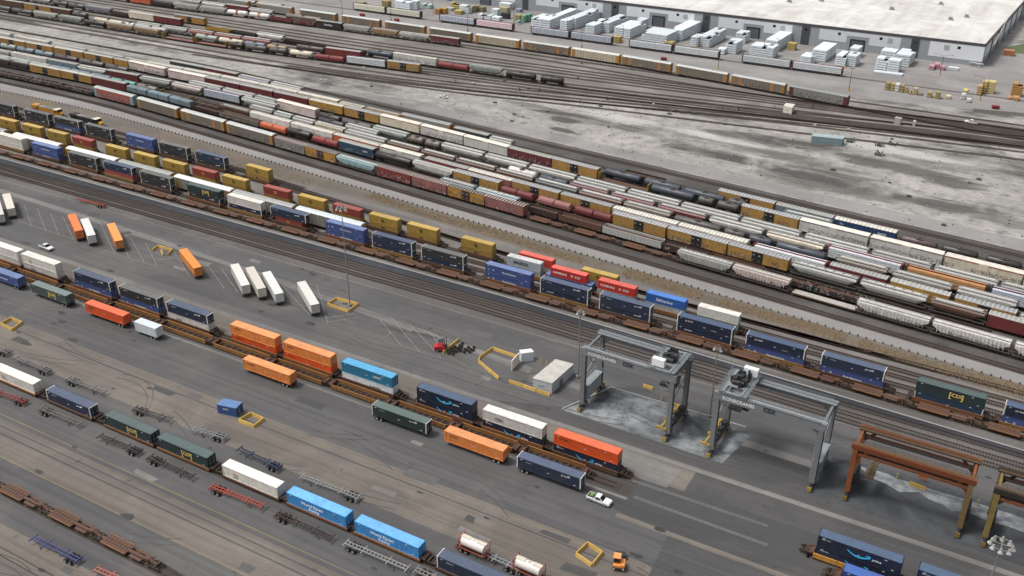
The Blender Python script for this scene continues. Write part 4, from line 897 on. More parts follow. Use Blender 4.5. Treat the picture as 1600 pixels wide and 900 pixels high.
stack_row('A', 'in front long stack train', "-15 42 WW;43 94 PP;104 150 KK;159 206 FJ;216 266 KK;287.5 345 KC;352 409 JW;421 477.5 ZJ;506 570 PP;580 643.7 JJ;657.5 724 JK;756 831 PP;844 919 jJ;936 1017.5 JJ;1057.5 1146 jj;1165 1260 Pj;1282.5 1385 PJ;1433 1542 cC;1569 1690 Pj", '#8a6a35')
stack_row('M', 'in mustard container train', "-50 -10 yY;-9 27 yY;29 66 yY;67.5 105.5 yY;107 146.5 yZ;160 198.5 yY;204 244 yY;249 291 yY;295 339.5 yZ;342 387 yY;407 453.5 yZ;460.5 510 yY;516 565 yZ;572.5 624 yY;632 685 yY;717 772 yY;810 863 Eh;905 966 eY", '#6d4a33')
stack_row('M2', 'in short train by the red containers', "786 850 EM;857 919 PH;931 995 EH;1007 1073 ES;1089 1156 er", '#8a5a2e')
stack_row('N', 'in rear stack train', "-15 19 Kk;34 76 Kk;80 124.5 PK;129 175 kK;192 241 PP;246 291.5 kK;303 350.5 KJ", '#6d4a33')
stack_row('N2', 'in rear stack train', "381.5 420 YY", '#6d4a33') if 0 else None
x, y, a, L = seat(ROWF['N'], 381.5, 420, 6.1, 1.3)
for z, cd in ((.47, 'y'), (3.25, 'Y')): cont(cd, x, y, z, a, 'stacked behind the mustard train', CG)
inst(wellcar(15.3, 12.74, '#4a342a', '#6d4a33', True), 'rusty well car under a lone pair of mustard containers', 'well car', (x, y, .07), a, 'well cars of the intermodal trains')
stack_row('B', 'in central stack train', "-28 30 wQ;32 86 wQ;113 170 PJ;184.5 244 PK;259 322.5 wJ;355 433 RO;440 517.5 RO;532 613.5 tT;650 738 AA;754 847 Aw;866 965 AR", '#8a5a2e')
stack_row('D', 'in lower single-stack train', "-20 59 Q_;70 140 J_;160 237 C_;242.5 325 C_;346 432.5 Q_;447.5 539 D_;554 652.6 D_;684 790 J_", '#8a5a2e', .92)
def empty_row(row, where, data, sill):
    f = ROWF[row]; ls = []
    for tok in data.split(';'):
        u0, u1 = map(float, tok.split()); x, y, a, L = seat(f, u0, u1, 1.4, 1.5); ls.append((x, y, a, L))
    for (x, y, a, L), lb in zip(ls, rowlabels(['empty rusty well car']*len(ls), where)):
        inst(wellcar(L, L-2.6, '#54382a', sill, True), lb, 'well car', (x, y, .07), a, 'empty well cars')
empty_row('C', 'in string before the central stack train', "-60 8;10 82;84 160;162 242;244 326;328 415;417 508;510 604;606 704;706 806;808 915", '#8f6330')
def spine_row(f, where, group, data, col='#5b3f30', acc='#94653f'):
    ls = []
    for u0, u1 in data:
        x, y, a, L = seat(f, u0, u1, 1.1, 1.4); ls.append((x, y, a, L))
    for (x, y, a, L), lb in zip(ls, rowlabels(['empty rust-brown spine car']*len(ls), where)):
        inst(spinecar(L, col, acc), lb, 'spine car', (x, y, .07), a, group)
def steps(f, x0, x1, p, z=1.1, w=1.4): 
    out = []; x = x0
    while x < x1: out.append((U(x, f(x)-w, z), U(x+p-.6, f(x+p)-w, z))); x += p
    return out
spine_row(ROWF['AF'], 'before front stack train', 'spine cars before the front stack train', steps(ROWF['AF'], -400, 36, 16.2))
spine_row(ROWF['E'], 'in bottom left string', 'spine cars at bottom left', steps(ROWF['E'], -215, -130, 16.4)[:5])
empty_row('E', 'at bottom left behind the spine cars', "330 440", '#8f6330')
# autoracks between the two stack trains
ls = []
for u0, u1, c in ((-60, 14, 'gry'), (16, 104, 'wht'), (106, 185, 'wht'), (187, 272, 'gry'), (274, 366, 'wht'), (368, 460, 'gry'), (462, 572, 'lgr')):
    x, y, a, L = seat(ROWF['H'], u0, u1, 5.5, 0); ls.append((c, x, y, a, min(L, 29)))
for (c, x, y, a, L), lb in zip(ls, rowlabels([NAMES[c]+'-roofed autorack' for c, *_ in ls], 'between the front stack train and mustard train')):
    inst(autorack(L, '#8d8a82', dict(wht='#dcdcd8', gry='#9b9c98', lgr='#ccd2d6')[c], '#a8803c', 'plain', 0), lb, 'autorack', (x, y, .07), a, 'autoracks beside the stack train')
# bottom right train
ROWF['Z'] = cst(160.6); ROWF['Z2'] = cst(156.4)
for (row, u0, u1, st) in (('Z', 1280, 1409, 'AA'), ('Z', 1438, 1575, 'AA')):
    x, y, a, L = seat(ROWF[row], u0, u1, 6.25, 1.3)
    cont(st[0], x, y, .47, a, 'lower tier, at bottom right', CG); cont(st[1], x, y, 3.4, a, 'upper tier, at bottom right', CG)
    inst(wellcar(19.3, 16.7, '#54382a', '#c08a3a', True), ('ochre well car at left end of the bottom right train' if u0 < 1300 else 'ochre well car at right end of the bottom right train'), 'well car', (x, y, .07), a, 'well cars of the intermodal trains')
x, y, a, L = seat(ROWF['Z2'], 1320, 1450, 3.4, 1.3); cont('B', x, y, .47, a, 'at bottom right edge', CG)
inst(wellcar(19.3, 16.7, '#54382a', '#6d4a33', True), 'rusty well car under the royal blue container', 'well car', (x, y, .07), a, 'well cars of the intermodal trains')
# ---------------------------------------------------------------- chassis, trailers
WHEEL = None
def mk_wheel(r=.5, w=.28):
    t = MB(); t.cyl((0, -w/2, 0), (0, w/2, 0), r, 16); h = MB(); h.cyl((0, -w/2-.02, 0), (0, w/2+.02, 0), r*.52, 12)
    return t.mesh('tyre', M('#1b1b1b', .85, .2)), h.mesh('rim', M('#a9a8a4', .4, .3))
TYRE, RIM = mk_wheel(); TYB, RIB = mk_wheel(.85, .55)
def wheels(pts, r=.5, big=False): return [('wheel', TYB if big else TYRE, (x, y, r), [('rim', RIB if big else RIM, None)]) for x, y in pts]
@cached
def chassis(L, col, flip):
    b = MB(); s = -1 if flip else 1
    for y in (-.42, .42): b.box(-L/2, L/2, y-.09, y+.09, 1.0, 1.25)
    n = int(L/.9)
    for i in range(n+1): x = -L/2+.1+(L-.2)*i/n; b.box(x-.08, x+.08, -.42, .42, 1.06, 1.2)
    for x in (-L/2+.08, L/2-.08, -L*.2, L*.2): b.box(x-.1, x+.1, -1.2, 1.2, 1.02, 1.24)
    b.box(s*(L/2-.15)-.1, s*(L/2-.15)+.1, -1.15, 1.15, .45, .6); b.box(s*(L/2-.15)-.05, s*(L/2-.15)+.05, -.5, -.4, .6, 1.); b.box(s*(L/2-.15)-.05, s*(L/2-.15)+.05, .4, .5, .6, 1.)
    for x in (L/2-1.3, L/2-2.6): b.cyl((s*x, -1.05, .5), (s*x, 1.05, .5), .07, 6); b.box(s*x-.5, s*x+.5, -.55, -.42, .62, .98); b.box(s*x-.5, s*x+.5, .42, .55, .62, .98)
    g = MB()
    for y in (-.85, .85): g.box(-s*(L/2-3)-.07, -s*(L/2-3)+.07, y-.07, y+.07, .08, 1.05); g.box(-s*(L/2-3)-.18, -s*(L/2-3)+.18, y-.15, y+.15, .0, .08)
    l = MB(); 
    for y in (-1, 1): l.box(s*(L/2)-.03, s*(L/2)+.03, y-.12, y+.12, .85, .98)
    pts = [(s*x, y) for x in (L/2-1.3, L/2-2.6) for y in (-1.08, -.76, .76, 1.08)]
    return ('container_chassis', [('frame', b.mesh('frame', M(col, .6, .35)), None), ('landing_leg', g.mesh('landing_leg', M('#4a4a48')), None), ('tail_light', l.mesh('tail_light', M('#7c1d1a')), None)]+wheels(pts))
def on_chassis(u0, u1, code, lab, clab, flip=False, y=155.0):
    x, yy, a, L = seat(cst(y), u0, u1, 4.1, 1.3); k = CK[code]
    inst(container(*k[:8]), lab, 'shipping container', (x, yy, 1.25), rnd.uniform(-.006, .006), 'containers parked on chassis beside the track')
    inst(chassis(k[0], '#3b3a3a', flip), clab, 'chassis', (x, yy, 0), 0, 'loaded chassis beside the track')
on_chassis(-35, 37.5, 'P', 'medium blue container on chassis at left edge', 'chassis under the medium blue container at left edge')
on_chassis(46.5, 103.5, 'G', 'grey-green container on chassis beside the empty well cars', 'chassis under the grey-green container')
on_chassis(131, 193, 'R', 'deep orange container on chassis next to short white trailer', 'chassis under the deep orange container')
on_chassis(377.5, 453, 'O', 'light orange container on chassis left of the empty wells', 'chassis under the left light orange container')
on_chassis(582, 664, 'g', 'very dark green container on chassis with white corner posts', 'chassis under the very dark green container', True)
on_chassis(694, 786, 'O', 'light orange container on chassis beside the blue one', 'chassis under the right light orange container')
on_chassis(807.5, 907.5, 'J', 'navy container on chassis standing behind the pickup truck', 'chassis under the navy container behind the pickup', True)
@cached
def semitrailer(L, body, reefer):
    w = 1.28; b = MB(); b.box(-L/2, L/2-.06, -w, w, 1.2, 4.02)
    for i in range(int(L/1.2)):
        x = -L/2+.6+i*1.2
        for s in (-1, 1): b.box(x-.03, x+.03, s*w-.03, s*w+.03, 1.3, 3.95)
    r = MB(); r.box(-L/2-.03, L/2-.03, -w-.03, w+.03, 4.02, 4.1)
    d = MB()
    for s in (-1, 1): a, c = sorted((s*.03, s*(w-.06))); d.box(L/2-.06, L/2, a, c, 1.3, 3.9)
    f = MB(); f.box(L/2-.02, L/2+.02, -w, w, 1.1, 1.28); f.box(L/2-.02, L/2+.02, -w, w, 3.92, 4.04); f.box(L/2-.5, L/2-.4, -1.1, 1.1, .45, .58)
    for y in (-.45, .45): f.box(-L/2+.5, L/2-.3, y-.08, y+.08, .95, 1.2)
    for s in (-1, 1): f.box(-L/2+2.9, -L/2+3.05, s*.8-.07, s*.8+.07, 0.02, 1.); f.box(L/2-.46, L/2-.4, s*.7-.05, s*.7+.05, .55, 1.)
    parts = [('body', b.mesh('body', M(body, .45, .2)), None), ('roof', r.mesh('roof', M(body, .5, .15)), None), ('rear_door', d.mesh('rear_door', M(body, .45, .3)), None), ('chassis', f.mesh('chassis', M('#6a6763')), None)]
    if reefer:
        k = MB(); k.box(-L/2-.5, -L/2-.01, -.9, .9, 2.2, 3.9); parts.append(('cooling_unit', k.mesh('cooling_unit', M('#4b4c4c')), None))
    return ('semi_trailer', parts+wheels([(x, y) for x in (L/2-1.2, L/2-2.5) for y in (-1.1, -.78, .78, 1.1)]))
for (n_, f_, c, rf_, lab) in (((17, 326), (8, 298.5), '#c9c3b5', 1, 'cream trailer with dark open vent, leftmost fully visible parked at an angle'), ((0, 336), (-8, 309), '#c9c4ba', 1, 'pale trailer cut by left edge beside the cream one'),
        ((123.4, 360.5), (111, 333.5), '#d9743f', 0, 'deep orange trailer parked beside the pure white one'), ((143, 368), (131, 340), '#cdcdca', 0, 'white trailer parked beside the deep orange one'),
        ((185.6, 376), (173, 349), '#e08f4b', 0, 'light orange trailer standing between white trailer and yellow barriers'), ((309, 418), (285.5, 389), '#df8a3d', 0, 'amber orange trailer right of the scattered yellow barriers'),
        ((384, 446), (364, 408.5), '#cfcdc6', 0, 'leftmost white trailer of the three side by side'), ((409, 451), (388, 414), '#cac5b8', 0, 'middle cream trailer of the three side by side'),
        ((436.5, 459), (414, 421), '#d0d0cb', 0, 'rightmost white trailer of the three side by side'), ((492.5, 476), (470, 439), '#c8c6c0', 1, 'white trailer standing alone beside the ringed light mast')):
    p, q = G(*n_, 4.1), G(*f_, 4.1); d = (p-q); a = math.atan2(d.y, d.x); L = min(16.2, max(13., d.length)); c_ = p-d.normalized()*L/2
    inst(semitrailer(round(L), c, rf_), lab, 'trailer', (c_.x, c_.y, 0), a, 'trailers parked at an angle')
x, yy, a, L = seat(cst(154.8), 206, 246, 3.9, 1.25)
inst(semitrailer(8.5, '#cfd6d8', 0), 'short pale grey trailer with small red emblem right of deep orange container', 'trailer', (x, yy, -.15), 0)
for i, (p_, q_, L, c, fl, lab) in enumerate((
        ((115, 310), (170, 322), 13.5, '#9c4a35', 0, 'red empty chassis alone on the asphalt above parked trailers'), ((16, 555), (86, 584), 13.5, '#6f6d6b', 0, 'grey empty chassis, left one of two above the white container'),
        ((98, 588), (171, 616), 13.5, '#7b7977', 1, 'grey empty chassis, right one of two above the navy container'), ((-35, 535), (9, 549), 13.5, '#757371', 0, 'grey empty chassis cut by left edge'),
        ((-25, 605), (46, 630), 13.5, '#823833', 0, 'red empty chassis at left edge under white container'), ((56, 634), (134, 666), 14, '#67625e', 1, 'grey empty chassis just below the navy container'),
        ((207, 636), (270, 656), 11.5, '#55524f', 1, 'empty chassis with white tank drum at its left end'), ((301, 669), (354, 684), 9, '#7b8083', 0, 'short pale blue chassis with closely spaced rungs'),
        ((372, 700), (438, 731), 13, '#2d3850', 0, 'dark blue chassis above the white container'), ((467, 742), (565, 779), 15.5, '#8b8b8a', 0, 'light grey chassis above first sky blue container'),
        ((325, 757), (417, 793), 14.5, '#9a4233', 1, 'bright red chassis below the cream white container'), ((227, 710), (308, 748), 14, '#3a3432', 1, 'black chassis below second green container, right of its twin'),
        ((150, 678), (224, 708), 13, '#3a3432', 0, 'black chassis below first green container'), ((430, 800), (522, 842), 15, '#3d2d28', 1, 'brown-black chassis below first sky blue container'),
        ((535, 845), (643, 891), 15.5, '#8a8a88', 1, 'light grey chassis below second sky blue container'), ((662, 895), (730, 925), 14, '#85827e', 1, 'light grey chassis cut by bottom edge'),
        ((42, 835), (133, 880), 13.5, '#40446c', 0, 'blue and white chassis at bottom left'), ((148, 888), (235, 925), 14, '#a9614f', 0, 'orange-red chassis cut by bottom edge at left'))):
    p, q = G(*p_, 1.1), G(*q_, 1.1); d = q-p; c_ = (p+q)/2
    inst(chassis(L, c, bool(fl)), lab, 'chassis', (c_.x, c_.y, 0), math.atan2(d.y, d.x), 'empty chassis parked along the tracks')
# tank containers
@cached
def tankcontainer():
    b = MB(); n = 16; R = 1.12; zc = 1.28
    ring = lambda r: [(r*math.sin(2*math.pi*i/n), zc-r*math.cos(2*math.pi*i/n)) for i in range(n)]
    b.loft([(-2.95, ring(.4)), (-2.85, ring(.85)), (-2.65, ring(R)), (2.65, ring(R)), (2.85, ring(.85)), (2.95, ring(.4))])
    f = MB()
    for x in (-3.03, 3.03):
        for y in (-1.18, 1.18): f.bar((x, y, 0), (x, y, 2.6), .12)
        f.bar((x, -1.18, 2.55), (x, 1.18, 2.55), .1); f.bar((x, -1.18, .06), (x, 1.18, .06), .1); f.bar((x, -1.18, .1), (x, 0, 1.), .07); f.bar((x, 1.18, .1), (x, 0, 1.), .07)
    for y in (-1.18, 1.18): f.bar((-3.03, y, .08), (3.03, y, .08), .14)
    w = MB(); w.box(-2.9, -.8, -.5, .5, 2.42, 2.47); w.box(.8, 2.9, -.5, .5, 2.42, 2.47); w.cyl((0, 0, 2.3), (0, 0, 2.55), .3, 10)
    return ('tank_container', [('barrel', b.mesh('barrel', M('#dcd6cc', .4, .25)), None), ('frame', f.mesh('frame', M('#a5563f')), None), ('walkway', w.mesh('walkway', M('#c9bfb0')), None)])
for (u, v, lab, cl) in ((741, 850, 'upper white tank container in orange-tipped frame', 'chassis under the upper tank container'), (827, 884, 'lower white tank container near bottom edge', 'chassis under the lower tank container')):
    p = G(u, v, 2.6); a = rad(-1)
    inst(tankcontainer(), lab, 'tank container', (p.x, p.y, 1.27), a, 'tank containers on chassis'); inst(chassis(8 if u < 800 else 8.5, '#7c3a3a', True), cl, 'chassis', (p.x, p.y, 0), a, 'loaded chassis near the tank containers')
p, q = G(762, 866, 1.1), G(806, 887, 1.1); c_ = (p+q)/2; inst(chassis(8.5, '#8f9194', False), 'short light grey chassis between the two tank containers', 'chassis', (c_.x, c_.y, 0), rad(-2))
flush_containers()
# ---------------------------------------------------------------- gantry cranes
def crane(loc, rz, S, Wd, Hh, leg, leg2, gird, new, tx, ehouse, label):
    r = link('gantry_crane', None, None, loc, (0, 0, rz)); tag(r, label, 'gantry crane', 'rubber tyred gantry cranes')
    def P(n, b, m, par=r): return link(n, b.mesh(n, m), par)
    ml = M(leg, .5, .25 if new else .45, 0, 0, 0 if new else .35); ml2 = M(leg2, .5, .3, 0, 0, 0 if new else .25); mg = M(gird, .5, .25, 0, 0, 0 if new else .35); dk = M('#26282a', .6, .3); yl = M('#a98a38', .6, .45)
    t = .54 if new else .52
    for sx in (-1, 1):
        for sy in (-1, 1):
            b = MB(); x, y = sx*S/2, sy*Wd/2
            b.loft([(x-t, [(y-t, 1.9), (y+t, 1.9), (y+t*.95, Hh-1.4), (y-t*.95, Hh-1.4)]), (x+t, [(y-t, 1.9), (y+t, 1.9), (y+t*.95, Hh-1.4), (y-t*.95, Hh-1.4)])])
            b.box(x-t-.03, x+t+.03, y-t-.03, y+t+.03, 1.6, 2.3)
            if new and sy < 0:
                for k in range(16): b.box(x-t-.3, x-t-.05, y-.25, y+.25, 2.6+k*.9, 2.66+k*.9)
                b.bar((x-t-.3, y-.25, 2.5), (x-t-.3, y-.25, Hh-2), .05); b.bar((x-t-.3, y+.25, 2.5), (x-t-.3, y+.25, Hh-2), .05)
            P('leg', b, ml if sx < 0 or new else ml2)
            for k in (-1, 1):
                w_ = link('wheel', TYB, r, (x, y+k*.98, .85), (0, 0, rad(90))); link('rim', RIB, w_)
            g = MB(); g.box(x-.3, x+.3, y-1.2, y+1.2, 1.35, 1.62); P('equalizer', g, dk)
            for q in (-1, 1): g = MB(); g.box(x-.45, x+.45, min(y+q*1.88, y+q*2.1), max(y+q*1.88, y+q*2.1), .3, 1.4); P('wheel_guard', g, yl if new else M('#8a6f35'))
    for sy in (-1, 1):
        b = MB(); y = sy*Wd/2; b.box(-S/2-.9, S/2+.9, y-.42, y+.42, Hh-(1.9 if new else 1.2), Hh); 
        for s in (-1, 1): b.bar((s*(S/2-.1), y, Hh-4), (s*(S/2-2.6), y, Hh-1.3), .5)
        P('girder', b, mg)
        if not new: b = MB(); b.box(-S/2+.4, S/2-.4, y-.3, y+.3, Hh-2.7, Hh-2.15); P('lower_chord', b, M('#7a4526', .6, .5, 0, 0, .5))
        w = MB(); o = y-sy*.95
        w.box(-S/2-.8, S/2+.8, o-.4, o+.4, Hh-.35, Hh-.28)
        for z in (.35, .75): w.bar((-S/2-.8, o-sy*.4, Hh-.3+z), (S/2+.8, o-sy*.4, Hh-.3+z), .07)
        for i in range(13): x = -S/2-.8+(S+1.6)*i/12; w.bar((x, o-sy*.4, Hh-.3), (x, o-sy*.4, Hh+.5), .06)
        w.bar((-S/2, y, Hh+.06), (S/2, y, Hh+.06), .14); P('walkway', w, M('#8d9396') if new else M('#5a4a32'))
    for sx in (-1, 1):
        b = MB(); x = sx*S/2; b.box(x-.35, x+.35, -Wd/2+.3, Wd/2-.3, 1.75, 2.5); P('sill_beam', b, mg if new else M('#2d2926'))
        b = MB(); b.bar((x, -Wd/2, Hh*.52), (x, Wd/2, Hh*.78) if new else (x, Wd/2, Hh*.52), .2); P('brace', b, ml)
        if new:
            b = MB(); pts = [(x-sx*.6, -Wd/2+1+k*.9, Hh-1.8-4.5*math.sin(math.pi*k/8)) for k in range(9)]
            for p_, q_ in zip(pts, pts[1:]): b.bar(p_, q_, .12)
            P('hanging_cable', b, dk)
        b = MB(); b.box(x-.25, x+.25, -Wd/2, Wd/2, Hh-1.3, Hh-.6); P('tie_beam', b, ml)
    if new:
        b = MB(); x = ehouse*S/2; b.box(x-.75, x+.75, -Wd/2+.9, Wd/2-.9, 2.52, 6.4)
        for k in range(4): b.box(x-.78, x+.78, -Wd/2+1.3+k*2., -Wd/2+1.4+k*2., 2.6, 6.3)
        P('equipment_house', b, M('#8f989b', .5, .3)); 
        b = MB(); b.box(x-1, x+1, -Wd/2+.8, Wd/2-.8, 6.42, 6.5)
        for s in (-1, 1):
            b.bar((x+s*1, -Wd/2+.8, 7.5), (x+s*1, Wd/2-.8, 7.5), .07)
            for k in range(5): yy = -Wd/2+.8+(Wd-1.6)*k/4; b.bar((x+s*1, yy, 6.5), (x+s*1, yy, 7.5), .07)
        P('platform', b, M('#8d9396'))
        b = MB(); x = -ehouse*S/2
        b.cyl((x, -2, 3.0), (x, 2.2, 3.0), .75, 12); b.box(x-.6, x+.6, 2.4, 3.8, 2.5, 4.4); b.box(x-.4, x+.4, -.6, .8, 3.4, 4.6); b.box(x-.5, x+.5, -3.6, -2.2, 2.5, 3.5); P('cable_reel', b, dk)
        b = MB(); b.box(x-1.8, x-1.3, -5.4, 5.4, 2.6, 3.2); 
        for y in (-5.4, 5.4): b.box(x-2.9, x-.2, y-.2, y+.2, 2.4, 2.9)
        for y in (-2, 2): b.box(x-2.2, x-.9, y-.3, y+.3, 3.2, 3.7)
        P('spreader', b, yl)
        # trolley
        b = MB(); b.box(tx-2.3, tx+2.3, -Wd/2-.3, -Wd/2+.3, Hh+.15, Hh+.6); b.box(tx-2.3, tx+2.3, Wd/2-.3, Wd/2+.3, Hh+.15, Hh+.6)
        for s in (-1, 1): b.box(tx+s*2.1-.25, tx+s*2.1+.25, -Wd/2-.3, Wd/2+.3, Hh+.3, Hh+.8)
        b.box(tx-1.9, tx+1.9, -2.6, 3.2, Hh+.7, Hh+.85); P('trolley', b, M('#7d8487', .5, .3))
        b = MB(); b.cyl((tx-1.4, -1.4, Hh+1.5), (tx+1.4, -1.4, Hh+1.5), .55, 12); b.cyl((tx-1.4, 1.4, Hh+1.5), (tx+1.4, 1.4, Hh+1.5), .55, 12)
        b.box(tx-1.7, tx-.6, -.6, .6, Hh+.85, Hh+2.1); b.box(tx+.5, tx+1.6, -.5, .7, Hh+.85, Hh+1.9); b.box(tx-.4, tx+.4, 2.2, 3., Hh+.85, Hh+2.)
        for k in range(14):
            x_, y_ = tx+rnd.uniform(-1.8, 1.8), rnd.uniform(-2.4, 3.); d_ = rnd.uniform(.25, .6); b.box(x_-d_, x_+d_, y_-d_*.7, y_+d_*.7, Hh+.8, Hh+rnd.uniform(1.4, 3.))
        P('hoist', b, dk)
        b = MB(); 
        for s in (-1, 1):
            b.box(tx+s*2.9-.5, tx+s*2.9+.5, -Wd/2-.4, Wd/2+.4, Hh+.55, Hh+.62)
            for z in (1.1, 1.6): b.bar((tx+s*3.4, -Wd/2-.4, Hh+z), (tx+s*3.4, Wd/2+.4, Hh+z), .07)
            for k in range(6): yy = -Wd/2-.4+(Wd+.8)*k/5; b.bar((tx+s*3.4, yy, Hh+.55), (tx+s*3.4, yy, Hh+1.6), .06)
        P('trolley_walkway', b, M('#6f7578'))
        b = MB(); b.box(tx-2.7, tx+.4, -Wd/2+.1, -Wd/2+1.3, Hh+1.0, Hh+2.9) if tx > 0 else b.box(tx-.4, tx+2.9, Wd/2-1.6, Wd/2-.3, Hh+1.0, Hh+2.9); P('machine_cabinet', b, M('#e4e6e6', .4, .1))
        b = MB(); b.box(tx+2.4, tx+3.9, -Wd/2+.6, -Wd/2+2.4, Hh-3.4, Hh-1.2); c = P('cab', b, M('#4d5357', .3, .2))
        b = MB(); b.box(tx+2.6, tx+3.7, -Wd/2+.57, -Wd/2+.6, Hh-3.2, Hh-1.9); P('window', b, M('#1c2429', .1, .05), c)
        for sx in (-1, 1):
            for sy in (-1, 1):
                b = MB(); b.box(sx*S/2+.56, sx*S/2+.74, sy*Wd/2-.35, sy*Wd/2+.1, 2.4, Hh-2); P('cable_tray', b, M('#55595b'))
        b = MB()
        for a_ in (-1.2, 1.2):
            for c_ in (-1.5, 1.5): b.bar((tx+a_, c_, Hh+.7), (tx+a_*.9, c_*.9, Hh-5.5), .06)
        b.box(tx-1.5, tx+1.5, -1.7, 1.7, Hh-6.1, Hh-5.5); P('hoist_block', b, M('#4a4c4d'))
        for q in (-1, 1):
            b = MB(); b.bar((-S/2+.3, q*(Wd/2+.55), Hh+.5), (S/2-.3, q*(Wd/2+.55), Hh+.5), .07); b.bar((-S/2+.3, q*(Wd/2+.5), Hh+.1), (S/2-.3, q*(Wd/2+.5), Hh+.1), .05)
            for k in range(12): x = -S/2+.5+(S-1)*k/11; b.bar((x, q*(Wd/2+.45), Hh-.2), (x, q*(Wd/2+.55), Hh+.5), .06)
            P('handrail', b, M('#6f7477'))
        link('lettering', text_mesh('KONECRANES', 1.15, '#eceeee', 0, .02), r, (-S/2+1.2, -Wd/2-.47, Hh-1.35)); link('lettering', text_mesh('CSX', 1.45, '#17191c', 0, .03), r, (-1.2 if tx > 0 else -S/2+10.6, -Wd/2-.47, Hh-1.3))
    else:
        b = MB()
        for sy in (-1, 1): b.bar((-S/2+.5, sy*(Wd/2-.9), Hh-2.3), (S/2-.5, sy*(Wd/2-.9), Hh-2.3), .3, .45)
        P('trolley_rail', b, M('#3a3634'))
        b = MB(); b.box(tx-1., tx+1., -Wd/2+1.4, Wd/2-1.0, Hh-9, Hh-8.4)
        for k in range(5): b.bar((tx-1, -Wd/2+1.6+k*1.2, Hh-8.9), (tx+1, -Wd/2+2.2+k*1.2, Hh-7.2), .18)
        P('spreader', b, M('#6a5c42'))
        for sx in (-1, 1):
            b = MB(); x = sx*S/2; b.box(x+.1, x+1.1, -2.6, 2.6, 2.4, 4.9); b.cyl((x+.6, -2.4, 5.2), (x+.6, 1., 5.2), .4, 10); P('engine', b, M('#2a2725', .6, .4))
    return r
crane((-71.9, 187.9, 0), rad(-2), 23.2, 9.6, 17.9, '#757779', '#757779', '#7a7d7f', True, 8.6, -1, 'left grey gantry crane with white cabinet on its trolley at right')
crane((-37.4, 186.6, 0), rad(-1.2), 23.6, 9.8, 17.6, '#757779', '#757779', '#7a7d7f', True, -8.6, 1, 'right grey gantry crane with trolley over its left legs')
crane((-6.6, 186.2, 0), rad(-.6), 23.2, 7.8, 14.2, '#884a24', '#7b6540', '#6f3b1f', False, -8, 1, 'rusty orange gantry crane with yellow right legs')
crane((21.6, 185.6, 0), rad(-.6), 23.2, 7.8, 14.2, '#80703f', '#6f5f3c', '#2b2826', False, 5, 1, 'yellow-legged gantry crane with black beams at right edge')
# ---------------------------------------------------------------- light masts and poles
def mast(x, y, h, lamps, lean, label, r0=.22):
    r = link('light_mast', None, None, (x, y, 0)); tag(r, label, 'light mast')
    b = MB(); b.cyl((0, 0, 0), (0, 0, .7), .55, 10); link('base', b.mesh('base', M('#8b8983')), r)
    b = MB(); b.cyl((0, 0, .7), (0, 0, h), r0, 10, 0, .1); link('pole', b.mesh('pole', M('#87867f', .5, .2)), r)
    b = MB(); R = .35+.16*lamps
    for i in range(24): a, c = 2*math.pi*i/24, 2*math.pi*(i+1)/24; b.bar((R*math.cos(a), R*math.sin(a), h), (R*math.cos(c), R*math.sin(c), h), .09)
    for i in range(4): a = math.pi*i/2; b.bar((0, 0, h), (R*math.cos(a), R*math.sin(a), h), .09)
    link('head_ring', b.mesh('head_ring', M('#8d8b87')), r)
    for i in range(lamps):
        a = 2*math.pi*i/lamps; x_, y_ = math.cos(a), math.sin(a); b = MB(); b.cyl((R*x_, R*y_, h-.05), ((R+.12)*x_, (R+.12)*y_, h-.55), .2, 12, 0, .46); b.cyl((R*x_, R*y_, h-.05), (R*x_, R*y_, h+.3), .16, 8); link('lamp', b.mesh('lamp', M('#a3a29e', .5, .2)), r)
mast(-167.4, 196.6, 32, 6, 0, 'tall light mast rising from the yellow barrier ring beside parked trailers')
mast(-90.8, 195.6, 20, 3, 0, 'light mast behind the white trailer left of the grey cranes')
_p = G(1109, 652); mast(_p.x, _p.y, 20, 2, 0, 'slim mast rising behind the right grey crane')
mast(10.6, 144.2, 30, 8, 0, 'light mast with ring of eight white lamps at bottom right', .26)
def lotpole(u, v, h, arms, label, yb=True):
    p = G(u, v); r = link('lamp_post', None, None, (p.x, p.y, 0)); tag(r, label, 'lamp post', 'lamp posts of the lumber yard')
    b = MB(); b.cyl((0, 0, .9), (0, 0, h), .16, 8, 0, .09); link('pole', b.mesh('pole', M('#2f3133')), r)
    b = MB(); b.cyl((0, 0, 0), (0, 0, 1.0), .42, 8); link('base', b.mesh('base', M('#d49a2c' if yb else '#6a6864', .6, .2)), r)
    for s in arms:
        a = MB(); a.bar((0, 0, h-.1), (s*2.6, -.6, h+.9), .1); a.bar((s*2.6, -.6, h+.9), (s*4.2, -.9, h+1.1), .1); link('arm', a.mesh('arm', M('#2f3133')), r)
        a = MB(); a.box(s*4.5-.4, s*4.5+.4, -1.15, -.7, h+1.05, h+1.2); link('lamp', a.mesh('lamp', M('#5a5c5e')), r)
